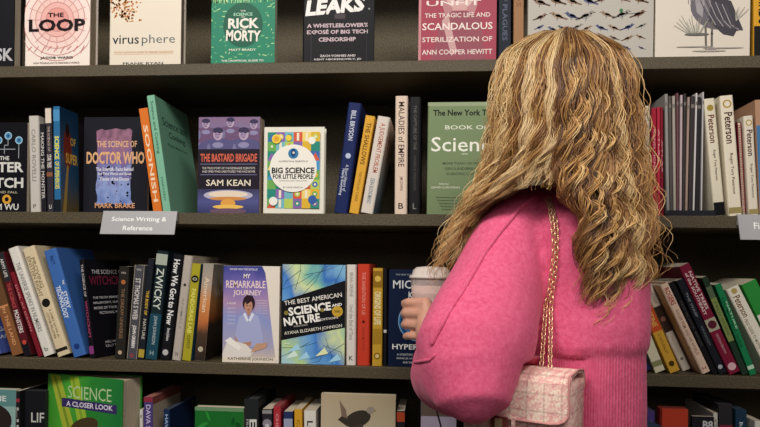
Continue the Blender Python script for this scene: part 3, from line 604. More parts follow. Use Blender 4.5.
# ------------------------------------------------------------------ third shelf
r = 3
S(r, -6, 1.5, -36, 262, '5560a8', 'purple blue leftmost book on the third shelf, cover half shown', [('TIDES', .5, .1, .5, 'c4c8e8')], D=.12, side=lambda a: (a.rect(0, 0, 1, 1, '4f5fae'), a.text('GALILEO', .5, .25, .8, .05, 'd4d8ee', b=.02), a.text('AND THE', .5, .17, .8, .04, 'd4d8ee', b=.02), a.rect(.86, 0, 1, 1, '8a6a90')))
S(r, 12.6, 23.4, -16.5, 262, '6a4a30', 'brown orange spine leaning left near the left photo edge', [('band', .0, .5, '8a5a38'), ('IN THE LAND', .5, .1, .3, 'd9a070'), ('band', .5, .52, 'c98a5c')], D=.12)
S(r, 24.6, 31.8, -3.8, 253.5, '5a1c24', 'dark red spine with a white MONSTERS word leaning left', [('band', .72, 1, '2c2c30'), ('ARMY LIFE', .94, .76, .45, 'd0ccc8', .02), ('THE SCIENCE', .7, .46, .5, 'b04a48', .03), ('hl', 'MONSTERS', .5, .44, .22, .62, 'e4dcd8'), ('band', 0, .14, '1c1a22'), ('dot', .13, .3, 'c44a3c')])
S(r, 38.2, 42.1, 9.7, 273, '7c1f2c', 'slim crimson spine leaning against the tall white one', [('DUEL AT DAWN', .85, .3, .42, 'c98a8c')], D=.13)
S(r, 43.4, 53.6, 7.4, 249.5, 'e0dcd4', 'tall white spine leaning left between crimson and cream ones', [('THE UNIVERSE SPEAKS IN NUMBERS', .86, .22, .42, '6c7270', .01), ('up', 'b', .06, .35, .04, '6c7270')], hard=True)
S(r, 57.4, 69.8, 21.6, 249.5, 'd9c8a6', 'cream spine with a black dot, between the tall white and blue spines', [('hl', 'PROVING', .62, .90, .62, .3, '8a7a5c'), ('hl', 'EINSTEIN RIGHT', .32, .92, .55, .3, '8a7a5c'), ('dot', .485, .33, '1f1d1a'), ('hl', 'S. JAMES GATES, JR.', .6, .42, .16, .18, '7a6a50'), ('hl', 'CATHIE PELLETIER', .34, .40, .16, .18, '7a6a50'), ('band', .04, .07, '2a2420')], hard=True)
S(r, 73.2, 86.2, 43, 251.5, '3f6ab0', 'blue spine lettered Story of Technology leaning left', [('hl', 'STORY', .72, .60, .44, .34, 'dfe6f2'), ('hl', 'TECHNOLOGY', .36, .66, .36, .36, 'dfe6f2'), ('hl', 'THE', .85, .70, .66, .16, 'dfe6f2'), ('hl', 'PRATT', .5, .94, .86, .3, '1f3a78'), ('dot', .09, .22, '203c7c')], hard=True)
# the witchcraft book is turned, so its cover shows
z3 = SHELF_Z[3] + .0004; A3 = px_at_z(90.2, z3, .014)
make_book('spine', 3, A3 + Vector((0, 0, 0)), (0, R(-9), R(-13)), .012, .215, .15, '17161c', 'black book titled The Science of Witchcraft, turned so its cover shows',
          spines([('THE SCIENCE OF', .95, .62, .5, 'b9b4b8', .02), ('WITCHCRAFT', .58, .2, .5, 'a8446a', .02), ('band', .04, .12, '8a3f80')]), art_witch)
S(r, 114.4, 124.6, 119.2, 266, '2a2724', 'dark brown spine with an orange figure and grey lettering', [('up', 'NEIL', .93, .5, .02, 'b0aaa2'), ('dot', .83, .22, 'b0683c'), ('THE DREAM UNIVERSE', .76, .22, .34, '8a6a50', .01), ('dot', .07, .2, 'b9a888')])
S(r, 126, 136.4, 134.4, 264.5, '4c4c52', 'grey spine with white lettering left of the dark teal spine', [('up', 'THE', .95, .5, .02, 'b9b9b9'), ('ST THOMAS S WEB', .86, .42, .5, 'd0ccc8', .02), ('JOHN GRIBBIN', .36, .12, .45, 'e4e0dc', .03), ('up', 'o', .04, .4, .04, 'b03a4c')], rs=.005,
  side=lambda a: a.rect(0, 0, 1, 1, '6a6a70'))
S(r, 137.6, 143.6, 148.4, 258, '20242c', 'thin navy spine with small yellow lettering low down', [('THE BODY OF', .68, .44, .5, 'd0a83c', .03), ('NATURE', .4, .2, .5, 'b9b4a8', .02), ('band', .02, .10, 'b09a3c')])
S(r, 144.4, 156.8, 156.8, 250, '1d2a30', 'black and dark teal spine with bold white slanted capitals and a pale top', [('band', .87, .97, 'a9b0a4'), ('band', .0, .42, '1f4858'), ('ZWICKY', .84, .46, .62, 'cfd6cc', .01), ('JOHN JOHNSON', .40, .14, .36, 'b0bcc0', .01), ('up', 'H', .06, .3, .04, '9ab0b8')], hard=True, squeeze=.95)
S(r, 158.6, 169.6, 172.8, 253.5, '18181c', 'black spine lettered How We Got to Now', [('How We Got to Now', .95, .33, .6, 'e4e4e4', .025), ('Steven Johnson', .30, .18, .4, 'd0d0d0', .02), ('dot', .07, .28, 'b9b9b9')], hard=True, squeeze=.95)
z_ = SHELF_Z[3]
S(r, 170.8, 180.4, 183.8, 255, 'b5aca2', 'pale warm grey spine right of How We Got to Now', [('dot', .72, .16, '3a3634'), ('ANIMALS', .6, .3, .25, '8f877e'), ('up', 'N', .06, .3, .04, '5a544e')], hard=True, D=.165, squeeze=.95)
S(r, 181.6, 190.6, 192.2, 263, 'a8a02c', 'olive yellow spine with a black oval, blue edge', [('dot', .84, .42, '1c1c14'), ('up', 'O', .84, .5, .03, 'd9d9c0'), ('PANDORAS LAB', .74, .28, .5, 'dcd66a', .03), ('hl', 'OFFIT', .5, .26, .12, .4, '6a6418')],
  side=lambda a: a.rect(0, 0, 1, 1, '28506c'))
S(r, 193.8, 204.6, 203.4, 263, 'b9a890', 'sunset spine going from grey to orange to dark trees', art=lambda a: (a.rect(0, 0, 1, 1, grad([(0, '2a201c'), (.28, '4a3424'), (.42, 'c0703a'), (.6, 'd08a50'), (.8, 'b0a090'), (1, '9c968c')], 'Z', .06, 7)), a.text('American', .5, .68, .36, .42, 'e4cfb4', rot=-90), a.circ(.5, .12, .25, 'b9ae98')),
  side=lambda a: (a.rect(0, 0, 1, 1, grad([(0, '1c1816'), (.38, '2a1e18'), (.46, 'b0602c'), (.6, 'c88a50'), (.8, 'a89c90'), (1, '8c8a84')], 'Z', .05, 7)), a.text('WOLF', .5, .7, .7, .09, 'd8cbb8')), D=.155)
F(r, 222.3, 278.6, 266, .012, 'e6ddd0', 'face-out memoir titled My Remarkable Journey, cover edge curled over white page', art_remark)
F(r, 281.2, 344.4, 264.5, .022, '1c1d22', 'blue and green face-out book Best American Science and Nature', art_nature)
S(r, 346, 356.2, 346.6, 264.5, 'dcd6ce', 'white spine between the Science and Nature cover and the red spine', [('BRIAN GREENE', .92, .68, .36, '8a8680', .01), ('Until the End of Time', .6, .25, .38, '8a8680', .01), ('up', 'K', .07, .4, .045, '3a3634')], hard=True)
S(r, 357, 370, 357.6, 264, 'c8402c', 'bright red spine on the third shelf', [('THE INVENTION OF US', .92, .5, .3, 'e0948a', .01), ('dot', .43, .12, '5a1a14'), ('SARAH MANGUSO', .38, .14, .24, 'a83424', .01)], hard=True)
S(r, 372, 382.4, 373, 268, 'c49c34', 'ornate mustard spine beside the bright red one', [('band', .8, .97, '8f6c20'), ('dot', .89, .3, 'd9b858'), ('ORIGINS OF LIFE', .76, .42, .66, 'e8dcae', .03), ('band', .22, .38, 'a47f28'), ('dot', .10, .34, '8a6418'), ('dot', .10, .2, 'd9c27c')], rs=.003)
S(r, 383.4, 386.6, 383.8, 268, '1b1b20', 'very thin black spine between the mustard spine and navy cover', [('band', .34, .37, 'c9c9c9')])
F(r, 387.8, 448, 269.5, .022, '14203c', 'navy face-out book titled Hyperspace with a blue globe, behind the hand', art_kaku)
# leaning right-hand run
S(r, 643, 651, 600, 300, '22305c', 'navy spine almost hidden behind the pink sweater hem', [])
S(r, 655.4, 665.4, 620, 285, 'd6d0b4', 'pale green cream spine leaning next to the pink sweater', [('FLORA', .8, .4, .3, '6a7a50'), ('band', .06, .12, '8a8a60')])
S(r, 670.2, 680.2, 631.6, 284, 'd0a03c', 'orange and yellow spine leaning behind the pale cream one', [('band', .45, 1, 'c4502a'), ('CLEMENTINE', .9, .5, .5, 'e0b060', .02), ('A NATURALIST', .42, .2, .3, '8a6420'), ('dot', .09, .28, '4a3810')])
S(r, 702.2, 711, 659.6, 285.5, 'dcc0ac', 'pale peach spine with red top lettering, leaning left before thin black spines', [('ROGERS', .95, .76, .55, 'a03c34', .03), ('ROGER PRIM AND HIS WORLD', .7, .2, .35, '8a6458', .01), ('up', 'H', .05, .4, .03, 'a03c34')], hard=True)
S(r, 713.2, 718, 669.2, 283, '1c1a1e', 'thin black spine right of the leaning pale peach spine', [('THE BLACK BIRDS', .8, .3, .4, '4c4844')], D=.14)
S(r, 719.8, 727, 676.4, 281, '20222a', 'black spine with a bluish edge left of the maroon trees book', [('THE WASP', .86, .6, .3, '8a8f98'), ('KINGDOM', .5, .3, .3, '6c7078'), ('dot', .07, .3, 'b0b4ba')])
S(r, 729.6, 740.6, 678.8, 267, '7a1f38', 'tall maroon spine titled Native Trees of the Southeast', [('hl', 'NATIVE TREES', .70, .93, .58, .28, 'e0ccc8'), ('hl', 'of the SOUTHEAST', .34, .93, .54, .26, 'e0ccc8'), ('band', .39, .50, 'a8a890'), ('dot', .445, .38, '5a2030'), ('hl', 'KIRKMAN BROWN', .5, .36, .18, .22, 'b98a90'), ('dot', .06, .35, 'd8b0b8')], rs=.003)
S(r, 742.6, 748.6, 701.4, 278, '26382c', 'dark green spine with an olive upper half beside the maroon one', [('band', .34, .78, '7c8a50'), ('FIELD GUIDE', .74, .4, .4, '4a5a30', .01), ('band', .78, .9, '56644c')])
S(r, 750.4, 757, 714.6, 285, '1f7a4c', 'bright green spine leaning just left of the white field guide spine', [('hl', 'KAUFMAN FIELD GUIDE', .35, .85, .3, .4, '0f4a2c'), ('hl', 'NATURE', .7, .8, .5, .25, 'b9d8c0'), ('band', .06, .10, 'b9d8c0')])
S(r, 770, 783, 726, 290, 'e2dccd', 'white field guide spine leaning left at the third shelf right end', [('dot', .955, .22, 'b09a5c'), ('hl', 'Peterson', .45, .90, .66, .52, '7a5a3c'), ('hl', 'FIELD GUIDE TO MOTHS', .3, .64, .3, .24, '8a7a60')], rs=.004)
S(r, 786, 801, 741.5, 285, '2f8a3c', 'green spine with a white middle band at the right photo edge', [('band', .35, .66, 'dcd8cc'), ('Butterflies', .62, .4, .4, '5a5a50')])
# set back behind the leaning ones
zz = SHELF_Z[3]; q = px_at_z(676, zz, .1)
S(r, 682.8, 691.2, 643.6, 287, 'cfc6ba', 'set-back book with a dark picture band on a cream spine', [('band', .45, .75, '3a2a26'), ('dot', .6, .3, '8a5f50'), ('THE LAST', .95, .78, .3, '8a8478'), ('dot', .13, .18, '7a7468'), ('THE HISTORY', .4, .2, .2, 'a39a8c')], Y=.045, D=.12, hard=True)
# ------------------------------------------------------------------ bottom shelf in view: only the tops show
r = 4
F(r, -48, 14.5, 389, .018, '7fa3a0', 'teal and white face-out book with a face at the lower left edge', art_face4)
F(r, 20.5, 43.5, 391, .028, '1b1b20', 'black face-out book lettered LIFE at the lower left', art_life, Y=.03, pages='2a2a2e')
S(r, 15.6, 19.8, 15.6, 391, '202024', 'thin black spine with a red stroke beside the LIFE book', [('LIFE', .85, .5, .5, 'b9b9b9'), ('band', .9, .93, 'a03040')])
z4 = SHELF_Z[4] + .0004; A4 = px_at_z(46.5, z4, .045); 
B4 = px_at_z(121, z4, -.012)
make_book('face', 4, A4, (0, 0, math.atan2(B4.y - A4.y, B4.x - A4.x)), (B4 - A4).length, px(46.5, 373, .045).z - z4, .060, '3b8a34', 'big green face-out textbook titled Science A Closer Look, turned sideways', art_look, None, 'cdbfa6', True)
S(r, 139.6, 143, 139.4, 409.5, 'cfcac6', 'short white spine squeezed beside the green textbook pages', [('up', 'I', .93, .3, .03, '55504c')])
S(r, 144, 153.6, 143.6, 397, '4c3f78', 'purple spine with a maroon top beside the green textbook', [('band', .955, 1, '8a3040'), ('DAVA SOBEL', .93, .55, .5, 'c4b8d8', .02)], side=lambda a: (a.rect(0, 0, 1, 1, 'c9b9a4'), a.rect(0, .93, 1, 1, '9c5a50')), pages='a86a58')
S(r, 163.6, 170, 163.4, 409.5, '1d2f52', 'navy blue spine right of the purple topped book', [('HAWKING', .95, .6, .5, '9ab0d0', .02)], pages='3a4458')
F(r, 193.5, 242.5, 407.5, .02, '2c6a34', 'low dark green mottled face-out book on the bottom shelf', art_green4)
S(r, 244.4, 259.4, 244, 399, '26282b', 'tall black spine with a big sideways white E', [('hl', 'EARTH', .62, .82, .3, .5, 'd4d4d0'), ('hl', 'FROM SPACE', .22, .82, .5, .18, 'a0a0a0')], hard=True, pages='3c3e40', rs=.002)
S(r, 262.6, 272.8, 262.2, 409, '2c2a30', 'dark spine with a grey photograph left of the small red one', [('band', .955, .99, '8a8a8c'), ('dot', .86, .45, '8a8690'), ('dot', .84, .2, 'c4c0c8')], D=.12)
S(r, 273.8, 281.4, 273.4, 406, 'a8323c', 'small red spine on the bottom shelf, beside the grey photograph spine', [('CHERNOBYL', .93, .5, .4, 'd9898c', .02)], D=.14, pages='9a4c4c')
S(r, 284, 293.4, 283.6, 411.5, '2a3560', 'navy spine with pale blocks between the small red and yellow ones', [('band', .82, .93, '98a0b8'), ('TIME', .8, .6, .5, 'c0c8d8', .02)], D=.12)
S(r, 294.6, 302.8, 294.2, 409, 'd09c2c', 'yellow spine on the bottom shelf left of the white one', [('CALCULUS', .9, .5, .4, '8a6418', .02)], D=.13)
S(r, 304.4, 316.8, 304, 410.5, 'dad6cc', 'white spine with sideways black LOUV letters', [('hl', 'LOUV', .5, .9, .6, .5, '2c2a28')], D=.13)
F(r, 319.5, 394, 394.5, .016, 'c4b79e', 'tan face-out book with a dark bird of prey on a branch', art_eagle, hard=True, pages='6c6456')
S(r, 397, 405.6, 396.6, 411, '27232a', 'dark spine with a red orange head beside the tan bird book', [('band', .9, .99, 'b0482c'), ('MARS', .8, .5, .4, '8a8484')], D=.13)
F(r, 419.5, 455, 399.5, .02, 'b5abc2', 'lavender face-out book with dark lines below the pink sleeve', art_lav)
S(r, 648, 655.6, 647.6, 411, '4a3a78', 'purple spine just right of the pink sweater, bottom shelf', [('ORBIT', .92, .6, .4, '7c6ca8')], pages='4a4468')
F(r, 658.5, 686.5, 408.5, .02, 'b8402c', 'plain red orange narrow face-out book on the bottom shelf', art_red4, pages='7a3028')
F(r, 690.6, 712.6, 416.5, .01, '232026', 'black face-out book with B8 lettering and a pink photograph', art_b8)
S(r, 713.6, 718.2, 713.4, 413, 'c9c6bc', 'white spine poking up behind the black B8 book', [('hl', 'OXEN', .5, .95, .7, .5, '55524c')], Y=.02)
S(r, 719, 733.6, 718.6, 404.5, '2e2c30', 'tall charcoal spine with a maroon lower part', [('band', 0, .84, '7a2a3c')], Y=.02, pages='3a383c', D=.13)
S(r, 736, 747.6, 735.6, 409.5, '20384c', 'dark teal blue spine with small white lettering, bottom right', [('Bumblebee', .9, .68, .3, 'c4d0d8')], D=.13, pages='2c3c4c')
S(r, 755.5, 763, 755, 421, 'd0ccc4', 'short white spine at the bottom right photo corner', [])
# ------------------------------------------------------------------ the person
def perp(v): return Vector((v.x, v.y, v.z))
def remesh(obs, voxel, smooth_it, name, m, parent, disp=None):
    """one continuous skin over overlapping closed tubes"""
    o = obs.build(name + '_raw'); md = o.modifiers.new('r', 'REMESH'); md.mode = 'VOXEL'; md.voxel_size = voxel; md.use_smooth_shade = True
    if smooth_it: sm = o.modifiers.new('s', 'SMOOTH'); sm.factor = .5; sm.iterations = smooth_it
    dg = bpy.context.evaluated_depsgraph_get(); me = bpy.data.meshes.new_from_object(o.evaluated_get(dg))
    old = o.data; bpy.data.objects.remove(o); bpy.data.meshes.remove(old)
    n = len(me.vertices); co = np.empty(n * 3); me.vertices.foreach_get('co', co); co = co.reshape(-1, 3)
    if disp:
        no = np.empty(n * 3); me.vertices.foreach_get('normal', no); no = no.reshape(-1, 3)
        co += no * np.array([disp(Vector(c)) for c in co])[:, None]; me.vertices.foreach_set('co', co.ravel())
    me.materials.clear()
    for x in (m if isinstance(m, list) else [m]): me.materials.append(x)
    me.polygons.foreach_set('material_index', [0] * len(me.polygons)); me.polygons.foreach_set('use_smooth', [True] * len(me.polygons))
    me.name = name; me.update(); r = bpy.data.objects.new(name, me); COL.objects.link(r)
    if parent: r.parent = parent
    return r

# materials
m_skin, nt, b_ = new_mat('skin', .5); b_.inputs['Base Color'].default_value = rgb('dea58e'); b_.inputs['Subsurface Weight'].default_value = .15; b_.inputs['Subsurface Radius'].default_value = (.01, .004, .002)
def knit(name, c0, c1, ribs=False):
    m, nt, b = new_mat(name, .95); b.inputs['Specular IOR Level'].default_value = .12
    b.inputs['Sheen Weight'].default_value = .18; b.inputs['Sheen Tint'].default_value = (1, .6, .7, 1); b.inputs['Sheen Roughness'].default_value = .5
    tc = node(nt, 'ShaderNodeTexCoord'); n = node(nt, 'ShaderNodeTexNoise'); n.inputs['Scale'].default_value = 170; n.inputs['Detail'].default_value = 5; n.inputs['Roughness'].default_value = .7
    nt.links.new(tc.outputs['Object'], n.inputs['Vector']); r = node(nt, 'ShaderNodeValToRGB'); r.color_ramp.elements[0].position = .3; r.color_ramp.elements[1].position = .7
    r.color_ramp.elements[0].color = rgb(c0); r.color_ramp.elements[1].color = rgb(c1); nt.links.new(n.outputs[0], r.inputs[0]); nt.links.new(r.outputs[0], b.inputs['Base Color'])
    bp = node(nt, 'ShaderNodeBump'); bp.inputs['Strength'].default_value = .35; bp.inputs['Distance'].default_value = .002; nt.links.new(n.outputs[0], bp.inputs['Height'])
    if ribs:
        mp = node(nt, 'ShaderNodeMapping'); mp.inputs['Rotation'].default_value = (0, 0, R(20)); nt.links.new(tc.outputs['Object'], mp.inputs[0])
        wv = node(nt, 'ShaderNodeTexWave'); wv.bands_direction = 'X'; wv.inputs['Scale'].default_value = 88; wv.inputs['Distortion'].default_value = .6; wv.inputs['Detail Scale'].default_value = 3
        nt.links.new(mp.outputs[0], wv.inputs['Vector']); b2 = node(nt, 'ShaderNodeBump'); b2.inputs['Strength'].default_value = .3; b2.inputs['Distance'].default_value = .003
        nt.links.new(wv.outputs[0], b2.inputs['Height']); nt.links.new(bp.outputs[0], b2.inputs['Normal']); nt.links.new(b2.outputs[0], b.inputs['Normal'])
    else: nt.links.new(bp.outputs[0], b.inputs['Normal'])
    return m
m_knit = knit('pink_knit', 'd34e76', 'e76e94'); m_rib = knit('pink_rib_knit', 'cc4a70', 'e0688c', True)

person = empty('person', px(575, 300, -.33) * 1, 'person in pink knit sweater, long wavy blonde hair, seen from behind, holding a cup', 'person')
PO = person.location.copy(); PO.z = 0; person.location = PO
def L(p): return Vector(p) - PO                      # parts are children of the figure
def P(u, v, Y): return L(px(u, v, Y))
YAW = R(24)                                          # she stands turned a little to the left
ex = Vector((math.cos(YAW), math.sin(YAW), 0)); ey = Vector((-math.sin(YAW), math.cos(YAW), 0))
def oval(c, a, b, n=32, p=2.3, tilt=0):
    out = []
    for k in range(n):
        q = 2 * math.pi * k / n; cx, sy = math.cos(q), math.sin(q)
        x = a * math.copysign(abs(cx) ** (2 / p), cx); y = b * math.copysign(abs(sy) ** (2 / p), sy)
        out.append(c + ex * x + ey * y + Vector((0, 0, tilt * x)))
    return out
def section(v, uL, uR, Y, b, infl=0, p=2.3):
    A, B = P(uL, v, Y), P(uR, v, Y); c = (A + B) / 2; hw = (B.x - A.x) / 2 + infl
    a = math.sqrt(max(hw * hw - (b * math.sin(YAW)) ** 2, 1e-4)) / math.cos(YAW)
    return oval(c, a, b + infl, p=p)

HEAD = P(566, 92, -.335)                             # centre of the skull
# joints
sh_l, el_l, wr_l = P(517, 232, -.345), P(464, 366, -.485), P(433, 343, -.205)
sh_r, el_r, wr_r = P(612, 226, -.26), P(592, 365, -.165), P(520, 345, -.105)
CUP = P(431, 300, -.125); CUP.z = 0
# ---- body: one continuous skin
b = MB()
tor = [(600, .0, 0)]
secs = [(470, 512, 640, -.325, .085), (427, 517, 636, -.325, .088), (380, 522, 632, -.325, .085), (330, 520, 634, -.325, .085), (280, 514, 640, -.32, .09), (245, 512, 640, -.318, .085), (222, 520, 634, -.315, .07), (208, 540, 614, -.312, .05)]
b.rings([section(*s) for s in secs], m_skin)
neck = P(577, 205, -.312)
b.tube([neck, P(572, 160, -.325), HEAD + Vector((0, .01, -.03))], [.05, .045, .045], m_skin, 16)
b.sphere(HEAD + Vector((0, 0, -.012)), (.070, .086, .094), m_skin); face = ey
b.sphere(HEAD + face * .025 + Vector((0, 0, -.045)), (.055, .06, .06), m_skin)      # jaw
b.tube([HEAD + face * .086 + Vector((0, 0, .0)), HEAD + face * .104 + Vector((0, 0, -.028))], [.008, .012], m_skin, 8)   # nose
for s_ in (-1, 1): b.sphere(HEAD + ex * s_ * .073 + Vector((0, 0, -.015)), (.008, .016, .026), m_skin, 10, 8)          # ears
b.tube([HEAD + face * .078 + ex * -.02 + Vector((0, 0, -.052)), HEAD + face * .084 + Vector((0, 0, -.050)), HEAD + face * .078 + ex * .02 + Vector((0, 0, -.052))], .006, m_skin, 8)
for s, e, wr in ((sh_l, el_l, wr_l), (sh_r, el_r, wr_r)):
    b.tube([s + (neck - s) * .35 - Vector((0, 0, .02)), s, s.lerp(e, .5), e], [.03, .037, .037, .033], m_skin, 14)
    b.tube([e, e.lerp(wr, .35), e.lerp(wr, .8), wr], [.035, .037, .026, .022], m_skin, 14)
hip_c = (P(576, 470, -.325))
def leg(s_):
    h = hip_c + ex * s_ * .07 + Vector((0, 0, -.05)); k = Vector((h.x + ex.x * s_ * .01, h.y + .02, .47)); a = Vector((k.x, k.y - .035, .08))
    b.tube([h, h.lerp(k, .5), k, k.lerp(a, .35), a], [.078, .068, .05, .052, .034], m_skin, 16)
    b.tube([a + Vector((0, 0, -.02)), a - Vector((0, 0, .045)) + face * .06, a - Vector((0, 0, .055)) + face * .14], [.036, .03, .024], m_skin, 12)
    return h, k, a
b.rings([oval(hip_c + Vector((0, 0, z)), a, q) for z, a, q in ((.03, .135, .095), (-.05, .15, .105), (-.12, .14, .10))], m_skin)
legs = [leg(-1), leg(1)]
# left hand: back of the hand towards the camera, fingers closing round the cup from the left
mc = [P(426, 303, -.181), P(424, 314, -.188), P(424, 325.5, -.188), P(426.5, 336.5, -.182)]
for i, k in enumerate(mc):
    b.tube([wr_l, wr_l.lerp(k, .55) + Vector((0, -.004, 0)), k], [.02, .014, .0115], m_skin, 10)
b.sphere((mc[1] + mc[2] + wr_l * 1.3) / 3.3, (.022, .018, .034), m_skin, 12, 8)
lens = [.037, .041, .038, .031]
for i, k in enumerate(mc):
    Yk = k.y; a0 = px(0, 0, 0)
    l = lens[i]; rr = (.0088, .009, .0085, .0076)[i]
    cz = k.z; C = Vector((CUP.x, CUP.y, cz)); rad = .0388 + rr
    # knuckle, then bends along the cup's side
    v0 = Vector((k.x - C.x, k.y - C.y)); a_ = math.atan2(v0.y, v0.x)
    pts = [k]; dz = (.000, -.001, -.0015, -.002)[i]
    p1a = a_ - l / rad * .95; p2a = p1a - l * .6 / rad; p3a = p2a - l * .45 / rad
    for an, ex_r, zz in ((p1a, .0045, -.001), (p2a, .001, -.004), (p3a, -.0005, -.006)):
        pts.append(Vector((C.x + (rad + ex_r) * math.cos(an), C.y + (rad + ex_r) * math.sin(an), cz + zz)))
    b.tube(pts, [rr * 1.12, rr, rr * .95, rr * .86], m_skin, 10)
th0 = wr_l.lerp(mc[0], .35) + Vector((.012, .012, 0))
C = Vector((CUP.x, CUP.y, th0.z + .02))
b.tube([th0, C + Vector((.042, -.033, -.005)), C + Vector((.052, -.002, .008)), C + Vector((.044, .026, .012))], [.016, .0115, .010, .0085], m_skin, 10)
# right hand, relaxed and lightly curled in front of her
dirr = (P(470, 338, -.1) - wr_r).normalized()
for i in range(4):
    base = wr_r + dirr * (.075 - .004 * abs(i - 1)) + Vector((0, 0, .027 - .018 * i)); rr = .008
    b.tube([wr_r, wr_r.lerp(base, .6), base], [.02, .014, .011], m_skin, 10)
    t = base + dirr * .035 + Vector((0, -.006, -.006)); t2 = t + dirr * .018 + Vector((0, -.014, -.008)); t3 = t2 + dirr * .006 + Vector((0, -.015, -.006))
    b.tube([base, t, t2, t3], [rr * 1.1, rr, rr * .95, rr * .85], m_skin, 10)
q = wr_r + dirr * .03 + Vector((0, -.004, .016)); b.tube([q, q + dirr * .025 + Vector((0, -.012, .024)), q + dirr * .05 + Vector((0, -.02, .03))], [.014, .0105, .0085], m_skin, 10)
body = remesh(b, .0032, 2, 'body', m_skin, person); body['label'] = 'fair skin of neck and hand'
# eyes, behind the hair and turned to the shelf
for s_ in (-1, 1):
    e = MB(); c = HEAD + face * .078 + ex * s_ * .03 + Vector((0, 0, .002)); e.sphere(c, .011, 'ece8e2', 14, 10); e.sphere(c + face * .0065, .0055, '3b5c6c', 10, 8); e.build('eye', person, True)
# nails
for i, k in enumerate(mc): pass

# ---- jeans and shoes
b = MB(); dn = mat('2c3a52', .8)
b.rings([oval(hip_c + Vector((0, 0, z)), a, q) for z, a, q in ((.07, .132, .095), (.03, .142, .103), (-.05, .160, .116), (-.13, .152, .112))], dn)
for h, k, a in legs: b.tube([h, h.lerp(k, .5), k, k.lerp(a, .4), a + Vector((0, 0, .02))], [.09, .079, .061, .06, .052], dn, 18)
jeans = remesh(b, .007, 3, 'jeans', dn, person)
for h, k, a in legs:
    s = MB(); g = Vector((a.x, a.y, 0)); W = mat('e4e0da', .5)
    rr = []
    for t, w_, hh in ((-.075, .028, .05), (-.05, .038, .075), (0, .041, .085), (.06, .044, .065), (.12, .045, .045), (.165, .034, .032), (.185, .015, .02)):
        c = g + face * t; rr.append([c + ex * w_ * math.cos(q_) + Vector((0, 0, hh / 2 + .003 + hh / 2 * math.copysign(abs(math.sin(q_)) ** .6, math.sin(q_)))) for q_ in [2 * math.pi * j / 20 for j in range(20)]])
    s.rings(rr, W); s.build('shoe', person, True)

# ---- the sweater: torso, hem and two balloon sleeves in one knit
b = MB()
S_ = [(452, 507, 636, -.325, .112), (427, 506, 637, -.325, .114), (400, 506, 637, -.325, .115), (360, 508, 635, -.325, .114), (348, 509, 634, -.325, .113), (340, 507, 637, -.325, .119), (320, 508, 638, -.325, .122),
      (290, 508, 639, -.322, .122), (260, 504, 640, -.32, .118), (238, 502, 640, -.318, .11), (222, 505, 636, -.315, .098), (210, 514, 630, -.312, .085), (200, 527, 618, -.31, .07), (192, 538, 608, -.312, .06), (183, 546, 602, -.315, .056)]
b.rings([section(*s) for s in S_], m_knit)
# left sleeve: dropped shoulder, wide upper arm, gathered cuff
def sl(lst): b.tube([P(u, v, Y) for u, v, Y, r_ in lst], [r_ for *_, r_ in lst], m_knit, 28)
sl([(536, 211, -.33, .040), (518, 222, -.345, .050), (508, 245, -.365, .057), (498, 278, -.385, .0655), (488, 308, -.41, .073), (479, 336, -.445, .075), (470, 356, -.475, .072), (471, 372, -.485, .064)])
sl([(469, 370, -.48, .063), (456, 371, -.43, .062), (448, 376, -.35, .056), (444, 372, -.30, .045), (438, 362, -.255, .036), (434, 355, -.228, .031)])
sl([(606, 212, -.285, .032), (614, 228, -.27, .042), (612, 262, -.24, .048), (604, 310, -.21, .05), (596, 345, -.185, .052)])
sl([(596, 345, -.185, .052), (590, 360, -.165, .05), (560, 355, -.14, .04), (540, 350, -.12, .032)])
def wrinkle(c):
    n1 = noise.noise(c * 9) * .0045 + noise.noise(Vector((c.x * 26, c.y * 26, c.z * 13))) * .0016 + noise.noise(c * 60) * .0005
    return n1
# where the bag hangs; the knit gives way around it
BY = -.505; BAG_YAW = R(-25); BW, BT, BH = .145, .068, .145
_tr = px(572.5, 372, BY); BAG0 = Vector((_tr.x, BY, px(567, 379, BY).z - BH))
BAGM = Matrix.Translation(BAG0 - PO) @ Matrix.Rotation(BAG_YAW, 4, 'Z'); BAGI = BAGM.inverted()
def give_way(o):
    for v_ in o.data.vertices:
        q = BAGI @ v_.co; g = .011
        if -BW - g < q.x < g + .002 and -g - .007 < q.y < BT + g and -g < q.z < BH + g + .006:
            cands = [(q.y + g + .009, 'f'), (BT + g - q.y, 'b'), ((BH + g + .006 - q.z), 't')]
            cands += [(q.x + BW + g, 'l'), (g + .002 - q.x, 'r')]
            d_, k_ = min(cands)
            if q.y > BT * .3 and k_ == 't': k_ = 'b'
            if k_ == 'f': q.y = -g - .009
            elif k_ == 'b': q.y = BT + g
            elif k_ == 'l': q.x = -BW - g
            elif k_ == 'r': q.x = g + .002
            else: q.z = BH + g + .006
            v_.co = BAGM @ q
    o.data.update()
sweater = remesh(b, .0042, 5, 'sweater', [m_knit, m_rib], person, wrinkle)
give_way(sweater); give_way(body); give_way(jeans)
me = sweater.data; zr = P(575, 346, -.43).z; k_el = P(540, 380, -.4).x
mi = [1 if (p.center.z < zr + .012 * math.sin(p.center.x * 9) and p.center.x > k_el - .012) else 0 for p in me.polygons]; me.polygons.foreach_set('material_index', mi); me.update()
